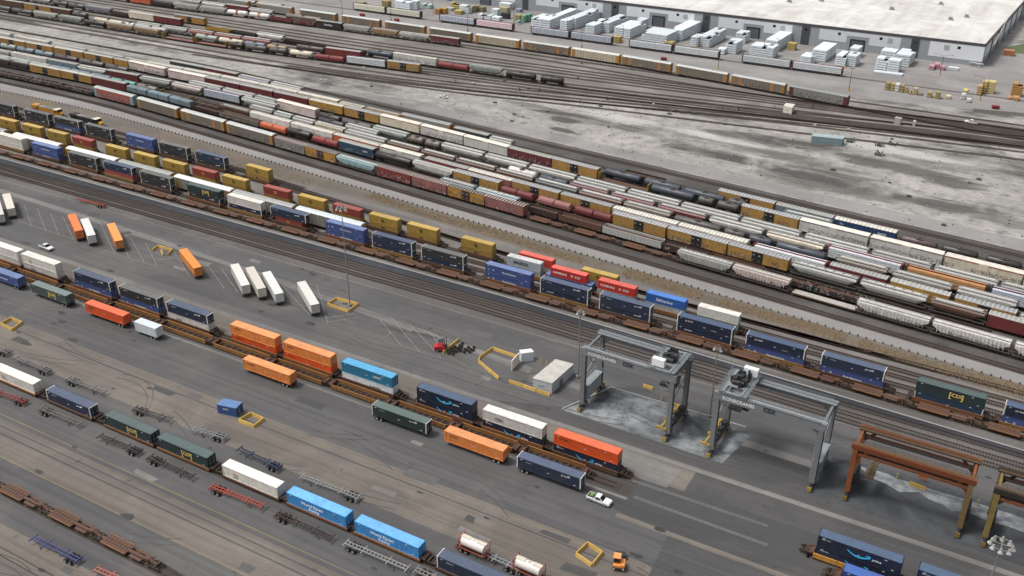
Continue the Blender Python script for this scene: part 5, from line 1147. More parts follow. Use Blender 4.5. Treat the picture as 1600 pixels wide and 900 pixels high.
for u, v, h, ar, lb, yb in ((1468, 119, 10.7, (-1, 1), 'double-arm lamp post beside the pink bundles', True), (1531, 157, 11, (-1,), 'single-arm lamp post before large tan stacks', True), (1326, 142, 10.7, (-.15, .15), 'lamp post with orange base behind end of the autoracks', True),
        (1122, 107, 9.5, (-.15, .15), 'lamp post between siding and autoracks near middle', True), (909, 74, 9.5, (-.15, .15), 'lamp post before the dotted white centerbeam load', False), (731, 49, 10, (-.15, .15), 'lamp post in front of centerbeam pair at left', False),
        (535, 23, 8, (-.15, .15), 'lamp post at left of the lumber yard', False), (611, 32, 8, (-.15, .15), 'lamp post before yellowish centerbeam loads', False), (886, 52, 9, (-1,), 'lamp post among the first white stacks', True), (973, 64, 9, (-1,), 'lamp post by small tan pile among white stacks', True),
        (1088, 75, 9.5, (-1,), 'lamp post beside low white packs', True), (1321, 107, 9.5, (-.15, .15), 'lamp post with yellow base at end of the siding', True), (803, 37, 8.5, (-.15, .15), 'lamp post by green bundles', True), (755, 30, 8.5, (-.15, .15), 'lamp post behind pink-striped load', False), (677, 22, 8, (-.15, .15), 'lamp post with yellow base behind the dotted load', True),
        (1609, 165, 10, (-1,), 'lamp post cut by the right edge', True), (1192, 90, 9.5, (-.15, .15), 'lamp post in front of the big door stacks', False), (1213, 88, 9, (-.15, .15), 'second lamp post in front of the big door stacks', False)):
    lotpole(u, v, h, ar, lb, yb)
# ---------------------------------------------------------------- warehouse
YW = 581.
def build_warehouse():
    r = link('warehouse', None, None, (0, 0, 0)); tag(r, 'long grey and white warehouse with pale flat roof and dark cornice', 'warehouse')
    xr = GV(1537, 85, YW)[0]; xl = -560; Hh = 12.2; yb = YW+260
    sx = lambda y: xr+(y-YW)*.06
    foot = [(xl, YW), (xr, YW), (sx(yb), yb), (xl, yb)]
    def prism(z0, z1, g=0.):
        b = MB(); f = [(xl, YW-g), (xr+g, YW-g), (sx(yb)+g, yb), (xl, yb)]
        b.add([(x, y, z0) for x, y in f]+[(x, y, z1) for x, y in f], [(3, 2, 1, 0), (4, 5, 6, 7), (0, 1, 5, 4), (1, 2, 6, 5), (2, 3, 7, 6), (3, 0, 4, 7)]); return b
    wall = link('wall', prism(0, Hh-.8).mesh('wall', M('#9a9fa3', .6, .15)), r)
    link('cornice', prism(Hh-1.25, Hh, .25).mesh('cornice', M('#4a4648', .6, .15)), r)
    b = MB(); f = [(xl, YW+.6), (xr-.5, YW+.6), (sx(yb)-.5, yb-1), (xl, yb-1)]; b.add([(x, y, Hh+.01) for x, y in f], [(0, 1, 2, 3)])
    rm = ground_mat('roof_membrane', '#cbcac6', '#a9a49b', '#d6d5d1', .09, .012, .12, .7, .4, .3); rf = link('roof', b.mesh('roof', rm), r)
    b = MB()
    for i in range(34):
        x = xl+i*16; b.box(x, x+.25, YW+2, yb-3, Hh+.01, Hh+.06)
    link('roof_seam', b.mesh('roof_seam', M('#c2baa9')), rf)
    for (u, v) in ((1233, 3), (1283, 2), (1393, 15), (1470, 7), (1485, 31), (1510, 27)):
        p = G(u, v, Hh); b = MB(); b.box(p.x-1.4, p.x+1.4, p.y-1.6, p.y+1.6, Hh, Hh+.5); b.box(p.x-.9, p.x+.9, p.y-1, p.y+1, Hh+.5, Hh+1.5); b.box(p.x-1.2, p.x+1.2, p.y-1.3, p.y+1.3, Hh+1.5, Hh+1.7); link('roof_vent', b.mesh('roof_vent', M('#a5a39c', .5, .3)), rf)
    X = lambda u, v: GV(u, v, YW)[0]
    pil = [(816.5, 825, 8), (955.5, 966, 20), (1097.5, 1108, 40), (1252, 1264.5, 55), (1422.5, 1435, 75)]
    px = [(X(a, v), X(b_, v)) for a, b_, v in pil]
    step = px[-1][0]-px[-2][0]
    while px[0][0] > xl+step: px.insert(0, (px[0][0]-step, px[0][1]-step))
    for a, c in px:
        b = MB(); b.box(a, c, YW-.35, YW-.02, 0, Hh-1.3); link('pilaster', b.mesh('pilaster', M('#44474a', .6, .1)), r)
        b = MB(); m_ = (a+c)/2; b.box(m_-.7, m_+.7, YW-.42, YW-.36, 8.4, 9.6); link('window', b.mesh('window', M('#16181b', .2, .05)), r)
    for i, (a, c) in enumerate(px):
        e = px[i+1][0] if i+1 < len(px) else xr+1
        last = i+1 == len(px); w = e-c; wx0, wx1 = c+w*(.1 if not last else .16), e-w*(.1 if not last else .03)
        d0, d1 = c+w*.38, c+w*.6
        P = MB()
        if last: P.box(wx0, wx1, YW-.1, YW-.01, 2.6, 10.6)
        else:
            P.box(wx0, d0, YW-.1, YW-.01, 4.2, 10.4); P.box(d1, wx1, YW-.1, YW-.01, 4.2, 10.4); P.box(d0, d1, YW-.1, YW-.01, 8.2, 10.4)
        link('wall_panel', P.mesh('wall_panel', M('#d3d6da', .6, .1)), r)
        if not last:
            D = MB(); D.box(d0+w*.035, d1-w*.035, YW-.25, YW-.12, 0, 6.6, 0); dm = D.mesh('door', M('#2c3136', .5, .1)); dd = link('loading_door', dm, r)
            D = MB(); D.box(d0+w*.05, d1-w*.05, YW-.34, YW-.26, .1, 5.6)
            for k in range(6): D.box(d0+w*.05, d1-w*.05, YW-.4, YW-.34, .4+k*.9, .5+k*.9)
            link('shutter', D.mesh('shutter', M('#5b6067', .5, .2)), dd)
        for q, kind in ((.3, 's'), (.71, 's'), (.8, 'l')) if not last else ((.42, 'l'), (.6, 's')):
            m_ = c+w*q; b = MB()
            if kind == 's': b.box(m_-.8, m_+.8, YW-.16, YW-.11, 8.0, 9.4); link('window', b.mesh('window', M('#14161a', .2, .05)), r)
            else: b.box(m_-1.4, m_+1.4, YW-.16, YW-.11, 6.6, 9.4); link('louver', b.mesh('louver', M('#9da2a2', .5, .1)), r)
    for k in range(6):      # side wall
        y0 = YW+4+k*22; b = MB()
        for y, y2, z0, z1, c in ((y0, y0+17, 4.2, 10.4, '#d3d6da'),):
            b.add([(sx(y)+.04, y, z0), (sx(y2)+.04, y2, z0), (sx(y2)+.04, y2, z1), (sx(y)+.04, y, z1)], [(0, 1, 2, 3)])
        link('wall_panel', b.mesh('wall_panel', M('#d3d6da', .6, .1)), r)
        b = MB(); b.box(sx(y0+19)-.05, sx(y0+19)+.3, y0+18.5, y0+20, 0, Hh-1.3); link('pilaster', b.mesh('pilaster', M('#44474a')), r)
    b = MB(); b.box(xr+.1, xr+.5, YW+8, YW+15, 0, 6.4); link('loading_door', b.mesh('loading_door', M('#23282c')), r)
build_warehouse()
# ---------------------------------------------------------------- lumber stacks
def lstack(u0, v0, u1, v1, depth, h, colr, label, layers=8, gap='#49504f', a=None, cat='lumber stack', group='wrapped lumber stacks in the lumber yard'):
    p, q = G(u0, v0, h), G(u1, v1, h); w = max(1.2, (q-p).length); n = max(1, round(w/2.2)); m = max(1, round(depth/5.5)); hh = h/layers; b = MB()
    for k in range(layers):
        for j in range(m):
            for i in range(n):
                if k == layers-1 and (i in (0, n-1) or j in (0, m-1)) and rnd.random() < .13: continue
                x0 = w*i/n; x1 = w*(i+1)/n-.06; y0 = depth*j/m; y1 = depth*(j+1)/m-.1; e = rnd.uniform(-.05, .05)
                b.box(x0+e, x1+e, y0, y1, k*hh+hh*.24, (k+1)*hh)
    if gap: b.box(.45, w-.5, .45, depth-.45, 0, h-hh, 1)
    ang = math.atan2(q.y-p.y, q.x-p.x) if a is None else a
    o = link('lumber_stack', b.mesh('lumber_stack', [M(colr, .5, .12), M(gap or colr)]), None, (p.x, p.y, .012), (0, 0, min(.06, max(-.06, ang))))
    tag(o, label, cat, group)
WS = '#d6dee1'
for t in ((830, 27.5, 847, 30, 14, 5.6, 'white wrapped stack block at left end, front one'), (847.5, 30, 859, 31.5, 38, 5.6, 'longest white wrapped stack block reaching back at left end'), (875, 31, 886, 33, 9, 5.2, 'small white stack block second from left, front part'), (887, 27, 900, 29, 32, 5.6, 'deep white stack block second from left, rear part'),
          (915, 38, 927, 40.5, 20, 5.2, 'third white stack block from left, front part'), (937, 34, 951, 36.5, 26, 5.2, 'third white stack block from left, rear part'), (960, 42, 985, 45.5, 22, 5, 'white stack block right of the small tan pile'), (990, 31, 1003, 33, 10, 5, 'white stack block by the warehouse left of the first full door'),
          (1003, 50, 1041, 56, 16, 5.4, 'widest white stack block in front of centerbeam cars'), (1047, 45, 1064, 48.5, 34, 5.4, 'deep white stack block behind the widest one'), (1080, 57, 1090, 59, 9, 4.8, 'narrow white stack left of the fifth block'), (1092, 56, 1108, 59, 26, 5.2, 'white stack block right of the narrow stack'),
          (1134, 65, 1150, 68, 11, 5.6, 'squat white stack tower behind centerbeam end'), (1150, 51, 1165, 53, 9, 5, 'white stack tower before the second full door'), (1121, 76, 1132, 77.5, 5, 3, 'low white packs by the siding'), (1173, 70.5, 1209, 75.5, 10, 5.2, 'white stack block before the dark pilaster, front part'), (1196, 61.5, 1214, 65, 28, 5.4, 'white stack block before the dark pilaster, rear part'),
          (1251, 87, 1266, 90, 10, 4, 'stepped low white stack left of the wide one'), (1270, 76.5, 1291, 80, 20, 5.4, 'wide white stack behind stepped low stack'), (1306.5, 86, 1321, 89, 12, 4.8, 'white stack beside the yellow lamp base, left part'), (1322.5, 86, 1337, 89, 10, 5, 'white stack beside the yellow lamp base, right part'), (1328, 74.5, 1341, 77, 9, 4.6, 'white stack before the last loading door'),
          (1370, 90, 1386.5, 93, 6, 5.4, 'front left tower of rightmost white stacks'), (1388, 93, 1406, 96, 6, 5.4, 'front right tower of rightmost white stacks'), (1377, 78.5, 1399, 82, 8, 5, 'rear left block of rightmost white stacks'), (1400, 84, 1421, 88, 15, 5.6, 'rear right block of rightmost white stacks'), (1365, 111.5, 1410, 117, 4, 1, 'flat white packs at the foot of rightmost stacks')):
    t = t[:5]+((t[5]+.9,) if t[5] > 3.5 else (t[5],))+t[6:]
    lstack(*t[:6], WS, t[6], 5 if t[5] > 5.5 else 4 if t[5] > 3 else 2, '#2c3234')
TAN = '#a08f62'
for i, (u0, u1, v, h, c, n_) in enumerate(((1384, 1391, 129, 3.8, TAN, 'tan stack with cream top at left end of the row'), (1392, 1399, 130.5, 3.7, TAN, 'second tan stack in the row by the gravel'), (1399.5, 1406, 131.5, 3.7, '#d8d6d0', 'white banded stack in the tan row'), (1407, 1413, 133, 3.6, TAN, 'fourth stack in the tan row'),
        (1414, 1420, 136, 3, TAN, 'fifth stack in the tan row'), (1420.5, 1427, 142, 1.8, TAN, 'lowest stack in the tan row'), (1427.5, 1434, 138, 3.2, '#b0a078', 'cream-topped stack right of the lowest one'), (1434.5, 1441, 145, 1.3, '#8f8874', 'small dark stack closing the tan row'), (1449, 1456, 144, 2.6, TAN, 'tan stack alone after the gap'),
        (1457, 1462, 150, 1., TAN, 'tiny tan stack between two taller ones'), (1463, 1470, 144, 3.4, TAN, 'tan stack with dark patch on top'), (1478, 1485, 150, 1.4, '#c9b98a', 'cream low stack near the wall'), (1502, 1509, 147, 2.6, '#cbcac8', 'white and grey stack nearest to the wall'), (1509.5, 1517, 155, 1.6, '#c4c4c2', 'lower grey stack at the wall'),
        (1536, 1544, 127, 6, '#c2ad74', 'left tall tan stack behind single-arm lamp post'), (1545, 1556, 127.5, 6, '#c8b47c', 'right tall tan stack behind single-arm lamp post'), (1528, 1536, 134, 4.6, '#b99b6a', 'shorter tan stack left of the tall pair'), (1583, 1600, 130, 6.4, '#b98b55', 'orange-tan stack cut by right edge'), (1583, 1592, 152, 1.8, '#b98b5a', 'small tan pile at right edge'), (1573, 1580, 152, 1, '#b98b5a', 'very low tan pile at right edge'), (1505, 1512, 141, .8, '#d2c274', 'flat yellow pack on the pavement'),
        (1568, 1585, 78, 3, '#b57a52', 'orange lumber bundle beyond warehouse corner'), (1204+27, 1243, 67, 4, '#b39a5e', 'tan block right of the deep stack'), (958+1, 968, 57, 3.6, '#b8a468', 'small tan pile by the lamp post among white stacks'), (1038, 1051, 65, 3, '#b8a468', 'tan pack behind centerbeam end'),
        (804, 812, 23, 4.4, '#a99d6a', 'tan bundle left of the green ones'), (814, 819, 24, 4.6, '#7ba08a', 'green wrapped bundle, left of two'), (820, 827, 22, 4.6, '#6f9a88', 'green wrapped bundle, right of two'), (806, 813, 33, 1.8, '#a9c0c4', 'pale blue low bundle by the lamp post'),
        (747, 766, 22, 2.8, '#dce3e6', 'long white bundle behind pink-striped load'), (768, 780, 26, 2.4, '#dce3e6', 'white bundle right of the long one'), (768, 777, 14, 4.8, '#dce3e6', 'leaning white stack tower behind the bundles'), (782, 793, 20, 3.6, '#3c3d3e', 'black tarped bundle in the left lumber area'), (780, 797, 4, 4, '#dfe4e6', 'white pile near the warehouse wall at left'), (779, 792, 11, 3, '#b2a983', 'tan pile near the warehouse wall at left'),
        (717, 732, 8, 5, '#dce3e6', 'white stack with black gaps behind dotted load'), (704, 716, 4, 4.6, '#b9ab63', 'yellow-green bundle behind a low tan one'), (709, 720, 16, 2.4, '#ab9a62', 'low tan bundle before yellow-green one'), (679, 686, 14, 3.4, '#b07c42', 'orange-brown bundle, left one'), (687, 695, 13, 3.4, '#b08f4c', 'orange-brown bundle, right one'), (697, 706, 12, 2, '#a8a9a4', 'grey flat bundle behind dotted load'),
        (733, 739, 9, 4.4, '#a69e74', 'tan stack right of the white one'), (740, 746, 9, 3.6, '#9d966f', 'olive stack in the left lumber area'), (748, 755, 11, 3, '#8f8a70', 'dark olive stack in the left lumber area'), (617, 640, 1, 6, '#dbe6ea', 'tall white stack at top edge, left one'), (642, 651, 1, 5.6, '#d2dde0', 'tall white stack at top edge, right one'), (658, 672, 6, 2.6, '#bcd0cd', 'pale green bundle at top left of the lot'),
        (596, 606, 1, 5, '#a08f62', 'tan stack at top edge'), (556, 570, 3, 3, '#9a8f6e', 'tan low pile at left top edge'), (805, 812, 14, 2, '#9aa6b5', 'grey-blue pile by wall'))):
    lstack(u0, v, u1, v+(u1-u0)*.14, 3.4 if i < 14 else 4.2, h, c, n_, max(1, round(h/1.1)), '#5e5545', None, 'lumber stack', 'loose lumber stacks in the lot')
for i, (u, v, h, lb) in enumerate(((1452, 103, 2.2, 'pink wrapped bundle, left of three'), (1460, 100, 2.4, 'pink wrapped bundle, middle of three'), (1468, 104, 2., 'pink wrapped bundle, right of three'))):
    lstack(u, v, u+8, v+1, 5, h, '#b78a96', lb, 3, '#8b5f66', None, 'bundle', 'pink bundles by the lamp post')
lstack(1482, 105, 1498, 107, 3, 1.4, '#d7dee0', 'white bundle right of the pink ones', 2)
def rack(u, v, lb):
    p = G(u, v); b = MB()
    for k in range(3):
        for s in (0, 1): b.bar((k*1.8, s*1.2, 0), (k*1.8, s*1.2, 2), .1)
        b.bar((k*1.8, 0, 2), (k*1.8, 1.2, 2), .1)
    b.box(0, 3.6, 0, 1.2, 1.9, 2.05); o = link('pallet_rack', b.mesh('pallet_rack', M('#c3c6c6')), None, (p.x, p.y, .02)); tag(o, lb, 'rack', 'white racks by the warehouse corner')
rack(1513, 103, 'white pallet rack by warehouse corner, left'); rack(1524, 105, 'white pallet rack by warehouse corner, right')
def dumpster(u, v, lb, c='#8e2f36', s=1., grp='red lumber carts on the pavement'):
    p = G(u, v); b = MB(); b.loft([(-1.6*s, [(-.7, .35), (.7, .35), (1., 1.5), (-1., 1.5)]), (1.6*s, [(-.7, .35), (.7, .35), (1., 1.5), (-1., 1.5)])]); b.box(-1.2*s, -.9*s, -.8, .8, 0.02, .35); b.box(.9*s, 1.2*s, -.8, .8, .02, .35); b.box(-1.7*s, 1.7*s, -1.06, -.98, 1.42, 1.56); b.box(-1.7*s, 1.7*s, .98, 1.06, 1.42, 1.56)
    o = link('skip', b.mesh('skip', M(c, .6, .3)), None, (p.x, p.y, .01), (0, 0, rnd.uniform(-.3, .3))); tag(o, lb, 'skip', grp)
for u, v, lb in ((566, 25, 'red skip right of the leftmost lamp post'), (620, 33, 'red skip by lamp post before yellowish loads'), (1037, 94, 'red skip between siding and silver autorack'), (1555, 170, 'red skip standing by the concrete wall'), (1129, 51, 'red skip left of a loading door'), (984, 32, 'red skip by the warehouse wall, near third stacks'), (857, 16, 'red skip by warehouse wall at left'), (1309, 74, 'red skip left of the last loading door')): dumpster(u, v, lb)
p, q = G(1520, 175), G(1640, 186)
b = MB(); b.bar((p.x, p.y, .9), (q.x, q.y, .9), .4, 1.8); o = link('concrete_wall', b.mesh('concrete_wall', M('#8f8c86', .8, .4))); tag(o, 'low concrete wall at the edge of the lumber lot', 'wall')
# ---------------------------------------------------------------- small buildings and boxes
def shed(corners, h, wall, roofc, label, cat='building', door=True, nm='shed'):
    """corners: near-left, near-right, far-right, far-left eaves pixels"""
    P = [G(u, v, h) for u, v in corners]; r = link(nm, None, None, (P[0].x, P[0].y, 0)); tag(r, label, cat)
    o = P[0]; F = [(p.x-o.x, p.y-o.y) for p in P]; b = MB(); b.add([(x, y, .02) for x, y in F]+[(x, y, h-.06) for x, y in F], [(3, 2, 1, 0), (4, 5, 6, 7), (0, 1, 5, 4), (1, 2, 6, 5), (2, 3, 7, 6), (3, 0, 4, 7)])
    link('wall', b.mesh('wall', M(wall, .6, .25)), r)
    c = (sum(x for x, y in F)/4, sum(y for x, y in F)/4); E = [(c[0]+(x-c[0])*1.02, c[1]+(y-c[1])*1.02) for x, y in F]
    b = MB(); b.add([(x, y, h-.05) for x, y in E]+[(x, y, h+.06) for x, y in E], [(3, 2, 1, 0), (4, 5, 6, 7), (0, 1, 5, 4), (1, 2, 6, 5), (2, 3, 7, 6), (3, 0, 4, 7)]); link('roof', b.mesh('roof', M(roofc, .6, .5)), r)
    if door:
        (x0, y0), (x1, y1) = F[1], F[2]; d = Vector((x1-x0, y1-y0, 0)); n = Vector((d.y, -d.x, 0)).normalized(); a = Vector((x0, y0, 0))+d*.35+n*.05; e = Vector((x0, y0, 0))+d*.5+n*.05
        b = MB(); b.bar((a.x, a.y, 1.1), (e.x, e.y, 1.1), .06, 2.1); link('door', b.mesh('door', M('#6f7577', .5, .2)), r)
        (x0, y0), (x1, y1) = F[0], F[1]; d = Vector((x1-x0, y1-y0, 0)); n = Vector((d.y, -d.x, 0)).normalized(); a = Vector((x0, y0, 0))+d*.3+n*.04; e = Vector((x0, y0, 0))+d*.6+n*.04
        b = MB(); b.bar((a.x, a.y, 1.7), (e.x, e.y, 1.7), .05, .5); link('window', b.mesh('window', M('#8fa0a3', .3, .1)), r)
    return r
shed([(832.5, 590.7), (862.5, 599), (896, 569), (868, 561.5)], 3.3, '#bfc3c5', '#bab7b0', 'white site office with stained roof inside the yellow barriers', nm='site_office')
shed([(826.5, 583.5), (840, 583), (852, 575), (840, 561.5), ][:4], 3.0, '#c4bcb4', '#5a5654', 'dark-roofed pale trailer office left of the white office', nm='site_office', door=False)
p = [(814, 552), (833, 550.5), (831, 545), (812.5, 546.5)]
shed([(814.5, 552.5), (834, 550), (830, 545), (811.5, 547)], 2.8, '#cfd8da', '#e6e6e2', 'small white container box behind the dark-roofed office', 'container', False, 'storage_box')
pw = [G(811, 549, 3.6), G(824, 583, 3.)]
b = MB(); b.bar((pw[0].x, pw[0].y, 1.6), (pw[0].x+.3, pw[0].y-4.5, 1.6), .25, 3.2); o = link('panel_wall', b.mesh('panel_wall', M('#e2d9cf'))); tag(o, 'upright pale panel at left of the office boxes', 'panel')
r = shed([(1224.5, 165.5), (1238, 168.5), (1242, 163), (1228, 161)], 3.2, '#d8d3c4', '#dedacd', 'small cream hut between the far tracks', nm='hut')
r = shed([(1268.5, 212.5), (1316.5, 217.5), (1320.5, 212.5), (1270, 208.5)], 3.2, '#7f9294', '#9dadb0', 'long pale blue-grey equipment box on the bare ground', 'container', True, 'storage_box')
shed([(1398, 184), (1408, 186), (1410, 184), (1400, 182)], 3., '#9d9d98', '#a8a8a4', 'grey signal cabinet beside the far tracks, larger one', 'cabinet', False, 'signal_cabinet')
shed([(1426.5, 190), (1431, 191), (1431.5, 188), (1427.5, 187.5)], 2., '#a5a5a0', '#afafa8', 'grey signal cabinet beside the far tracks, smaller one', 'cabinet', False, 'signal_cabinet')
r = shed([(338.5, 632), (368, 638.5), (378.5, 628.5), (349, 622.5)], 2.6, '#2f4d80', '#5c7fae', 'dark blue storage box standing alone on the asphalt', 'container', True, 'storage_box')
# scrap heaps on bare ground
for i, (u, v, lb) in enumerate(((1328, 222, 'dark scrap heap right of the long blue-grey box'), (1375, 228, 'green machine frame on bare ground'), (1392, 226, 'bundle of upright pipes on bare ground'), (1372, 243, 'small green debris heap'))):
    p = G(u, v); b = MB()
    for k in range(9): a = rnd.uniform(0, 6.28); x, y = rnd.uniform(-1.8, 1.8), rnd.uniform(-1.5, 1.5); b.bar((x, y, .05), (x+math.cos(a)*1.3, y+math.sin(a)*1.3, rnd.uniform(.2, 2.2)), .3)
    b.box(-1.2, .9, -.9, .8, .02, .8); o = link('scrap_heap', b.mesh('scrap_heap', M('#4a534d')), None, (p.x, p.y, .01)); tag(o, lb, 'scrap', 'scrap on the bare ground')
for i, (u, v) in enumerate(((712, 129), (731, 141), (812, 142), (843, 142), (907, 161), (903, 122), (1128, 173), (1153, 172), (949, 156), (1270, 169), (1210, 170), (909, 100), (988, 109), (1055, 173))):
    p = G(u, v); b = MB(); b.box(-.4, .4, -.5, .5, .15, .4); b.bar((0, 0, .4), (0, 0, 1.3), .1); b.box(-.25, .25, -.04, .04, 1.1, 1.6); o = link('switch_stand', b.mesh('switch_stand', M('#33302d')), None, (p.x, p.y, .01)); tag(o, f'{ORD[i]} small dark switch stand from left beside the far tracks', 'switch stand', 'switch stands by the far tracks')
db = MB()
for i in range(1200):
    x = rnd.uniform(-330, 60); lo_, hi_ = base(x)+76, 440 if x < -100 else 452
    y = lo_+(hi_-lo_)*rnd.random(); s_ = rnd.uniform(.06, .28) if rnd.random() < .96 else rnd.uniform(.4, .8); db.box(x-s_, x+s_*rnd.uniform(.6, 1.6), y-s_*.7, y+s_*.7, .012, s_*.8, 0 if rnd.random() < .6 else 1)
stuff('rubble', db.mesh('rubble', [M('#4b4945'), M('#b9b6ae')]), 'loose stones and small rubble scattered over the bare ground', 'rubble')
# ---------------------------------------------------------------- barriers
BAR = None
def barrier_mesh(L, c='#c09d52'):
    b = MB(); h = .85; b.loft([(-L/2, [(-.32, .02), (.32, .02), (.26, .25), (.12, h), (-.12, h), (-.26, .25)]), (L/2, [(-.32, .02), (.32, .02), (.26, .25), (.12, h), (-.12, h), (-.26, .25)])]); return b.mesh('concrete_barrier', M(c, .7, .25))
NB = {}
def barriers(pts, where, seg=3.6, close=False):
    P = [G(*p) for p in pts]; 
    if close: P.append(P[0])
    k = NB.get(where, 0)
    for a, c in zip(P, P[1:]):
        L = (c-a).length; n = max(1, round(L/seg)); d = (c-a)/n
        for i in range(n):
            m = a+d*(i+.5); k += 1; l = round((L/n-.08)*4)/4
            key = ('bar', l); _SP[key] = _SP.get(key) or barrier_mesh(l)
            o = link('concrete_barrier', _SP[key], None, (m.x, m.y, 0), (0, 0, math.atan2(d.y, d.x))); tag(o, f'{ORD[k-1]} yellow concrete barrier clockwise {where}', 'barrier', 'yellow concrete barriers '+where)
    NB[where] = k
barriers([(780, 593), (748, 566), (750, 560), (770, 546), (811, 560)], 'around the site offices'); barriers([(860, 619), (795, 597)], 'along front of the site offices')
barriers([(374, 659), (393, 648), (412, 657), (398, 668)], 'in ring beside the blue box', 3.2, True)
barriers([(2, 508), (18, 499), (35, 506), (20, 517)], 'in ring at left edge', 3.2, True)
barriers([(900, 868), (918, 851), (941, 866), (925, 885)], 'in ring at bottom centre', 4.5, True)
barriers([(512, 477), (526, 468), (560, 477), (545, 488)], 'around the tall light mast', 4, True)
barriers([(238, 393), (247, 386), (270, 392), (262, 400)], 'lying scattered between orange trailers', 3.6); barriers([(256, 400), (252, 393)], 'lying loose inside scattered ones')
barriers([(692, 553), (717, 532)], 'beside the red forklift'); barriers([(1005, 604), (1020, 609)], 'by first crane pad'); barriers([(1420, 756), (1446, 766)], 'under the rusty crane', 4)
for u, v, lb in ((1033, 627, 'yellow bollard near left crane pad'), (1401, 748, 'pale yellow bollard under the orange crane'), (1527, 790, 'pale yellow bollard beyond yellow crane legs'), (845, 568, 'yellow bollard behind the site office, left'), (854, 572, 'yellow bollard behind the site office, right')):
    p = G(u, v); b = MB(); b.cyl((0, 0, 0), (0, 0, 1.5), .16, 10); b.cyl((0, 0, 1.5), (0, 0, 1.58), .12, 10); o = link('bollard', b.mesh('bollard', M('#cdb45c')), None, (p.x, p.y, .01)); tag(o, lb, 'bollard')
p = G(1440, 752); b = MB(); b.box(-.9, .9, -.04, .04, .9, 2.2); b.bar((-.6, 0, 0), (-.6, 0, .9), .1); b.bar((.6, 0, 0), (.6, 0, .9), .1); o = link('warning_board', b.mesh('warning_board', M('#c2681f')), None, (p.x, p.y, .01)); tag(o, 'orange warning board behind the rusty crane', 'sign')
# road-edge posts: wooden marker blocks along the service road
pb = MB(); pb.box(-.17, .17, -.22, .22, 0, .5); pb.box(-.12, .12, -.16, .16, .5, .56); PM = pb.mesh('edge_block', M('#4b4844', .8, .3))
x = -480.; i = 0
while x < 30 and i < 240:
    y = postf(x); o = link('edge_block', PM, None, (x, y, .01), (0, 0, rnd.uniform(-.1, .1))); i += 1
    o['label'] = 'dark stubby block in the line edging the service road'; o['category'] = 'edge block'; o['group'] = 'identical dark blocks edging the service road'; x += 2.35
# dry grass on the verge
def grass(name, label, n, fn, hmin, hmax, cols):
    b = MB()
    for i in range(n):
        x, y = fn(); a = rnd.uniform(0, 6.28); h = rnd.uniform(hmin, hmax); w = rnd.uniform(.15, .4); c, s = math.cos(a)*w, math.sin(a)*w; lx, ly = rnd.uniform(-.5, .5), rnd.uniform(.1, .8); m = rnd.randrange(len(cols))
        b.add([(x-c, y-s, .01), (x+c, y+s, .01), (x+c*.5+lx, y+s*.5+ly, h), (x-c*.4+lx, y-s*.4+ly, h*.9)], [(0, 1, 2, 3)], m)
    stuff(name, b.mesh(name, [M(c, .9, .3) for c in cols]), label, 'grass')
def vx(clumps):
    while 1:
        x = rnd.uniform(-380, 30)
        k = math.sin(x*.09)+math.sin(x*.043+1.3)+.55
        if k < 0 and rnd.random() < .92: continue
        lo = min(264.5, base(x)-21); hi = postf(x)
        if hi-lo < 1.5: continue
        t = rnd.betavariate(2, 3.2); return x, lo+(hi-lo)*t
def dense(): 
    x = rnd.choice((rnd.uniform(-72, -34), rnd.uniform(-30, 24), rnd.uniform(-215, -120), rnd.uniform(-105, -78))); lo = base(x)-20; hi = postf(x)-.5; return x, lo+(hi-lo)*min(.97, max(.03, rnd.gauss(.4+.12*math.sin(x*.11), .2)))
grass('dry_grass', 'dry brown grass on the verge below the service road', 15000, lambda: vx(0), .02, .12, ('#6c6255', '#756a5b', '#675d51', '#706557'))
grass('tall_dry_grass', 'taller tawny reeds clumped along the verge', 24000, dense, .04, .24, ('#6d5c47', '#77654d', '#645541', '#6e614d'))
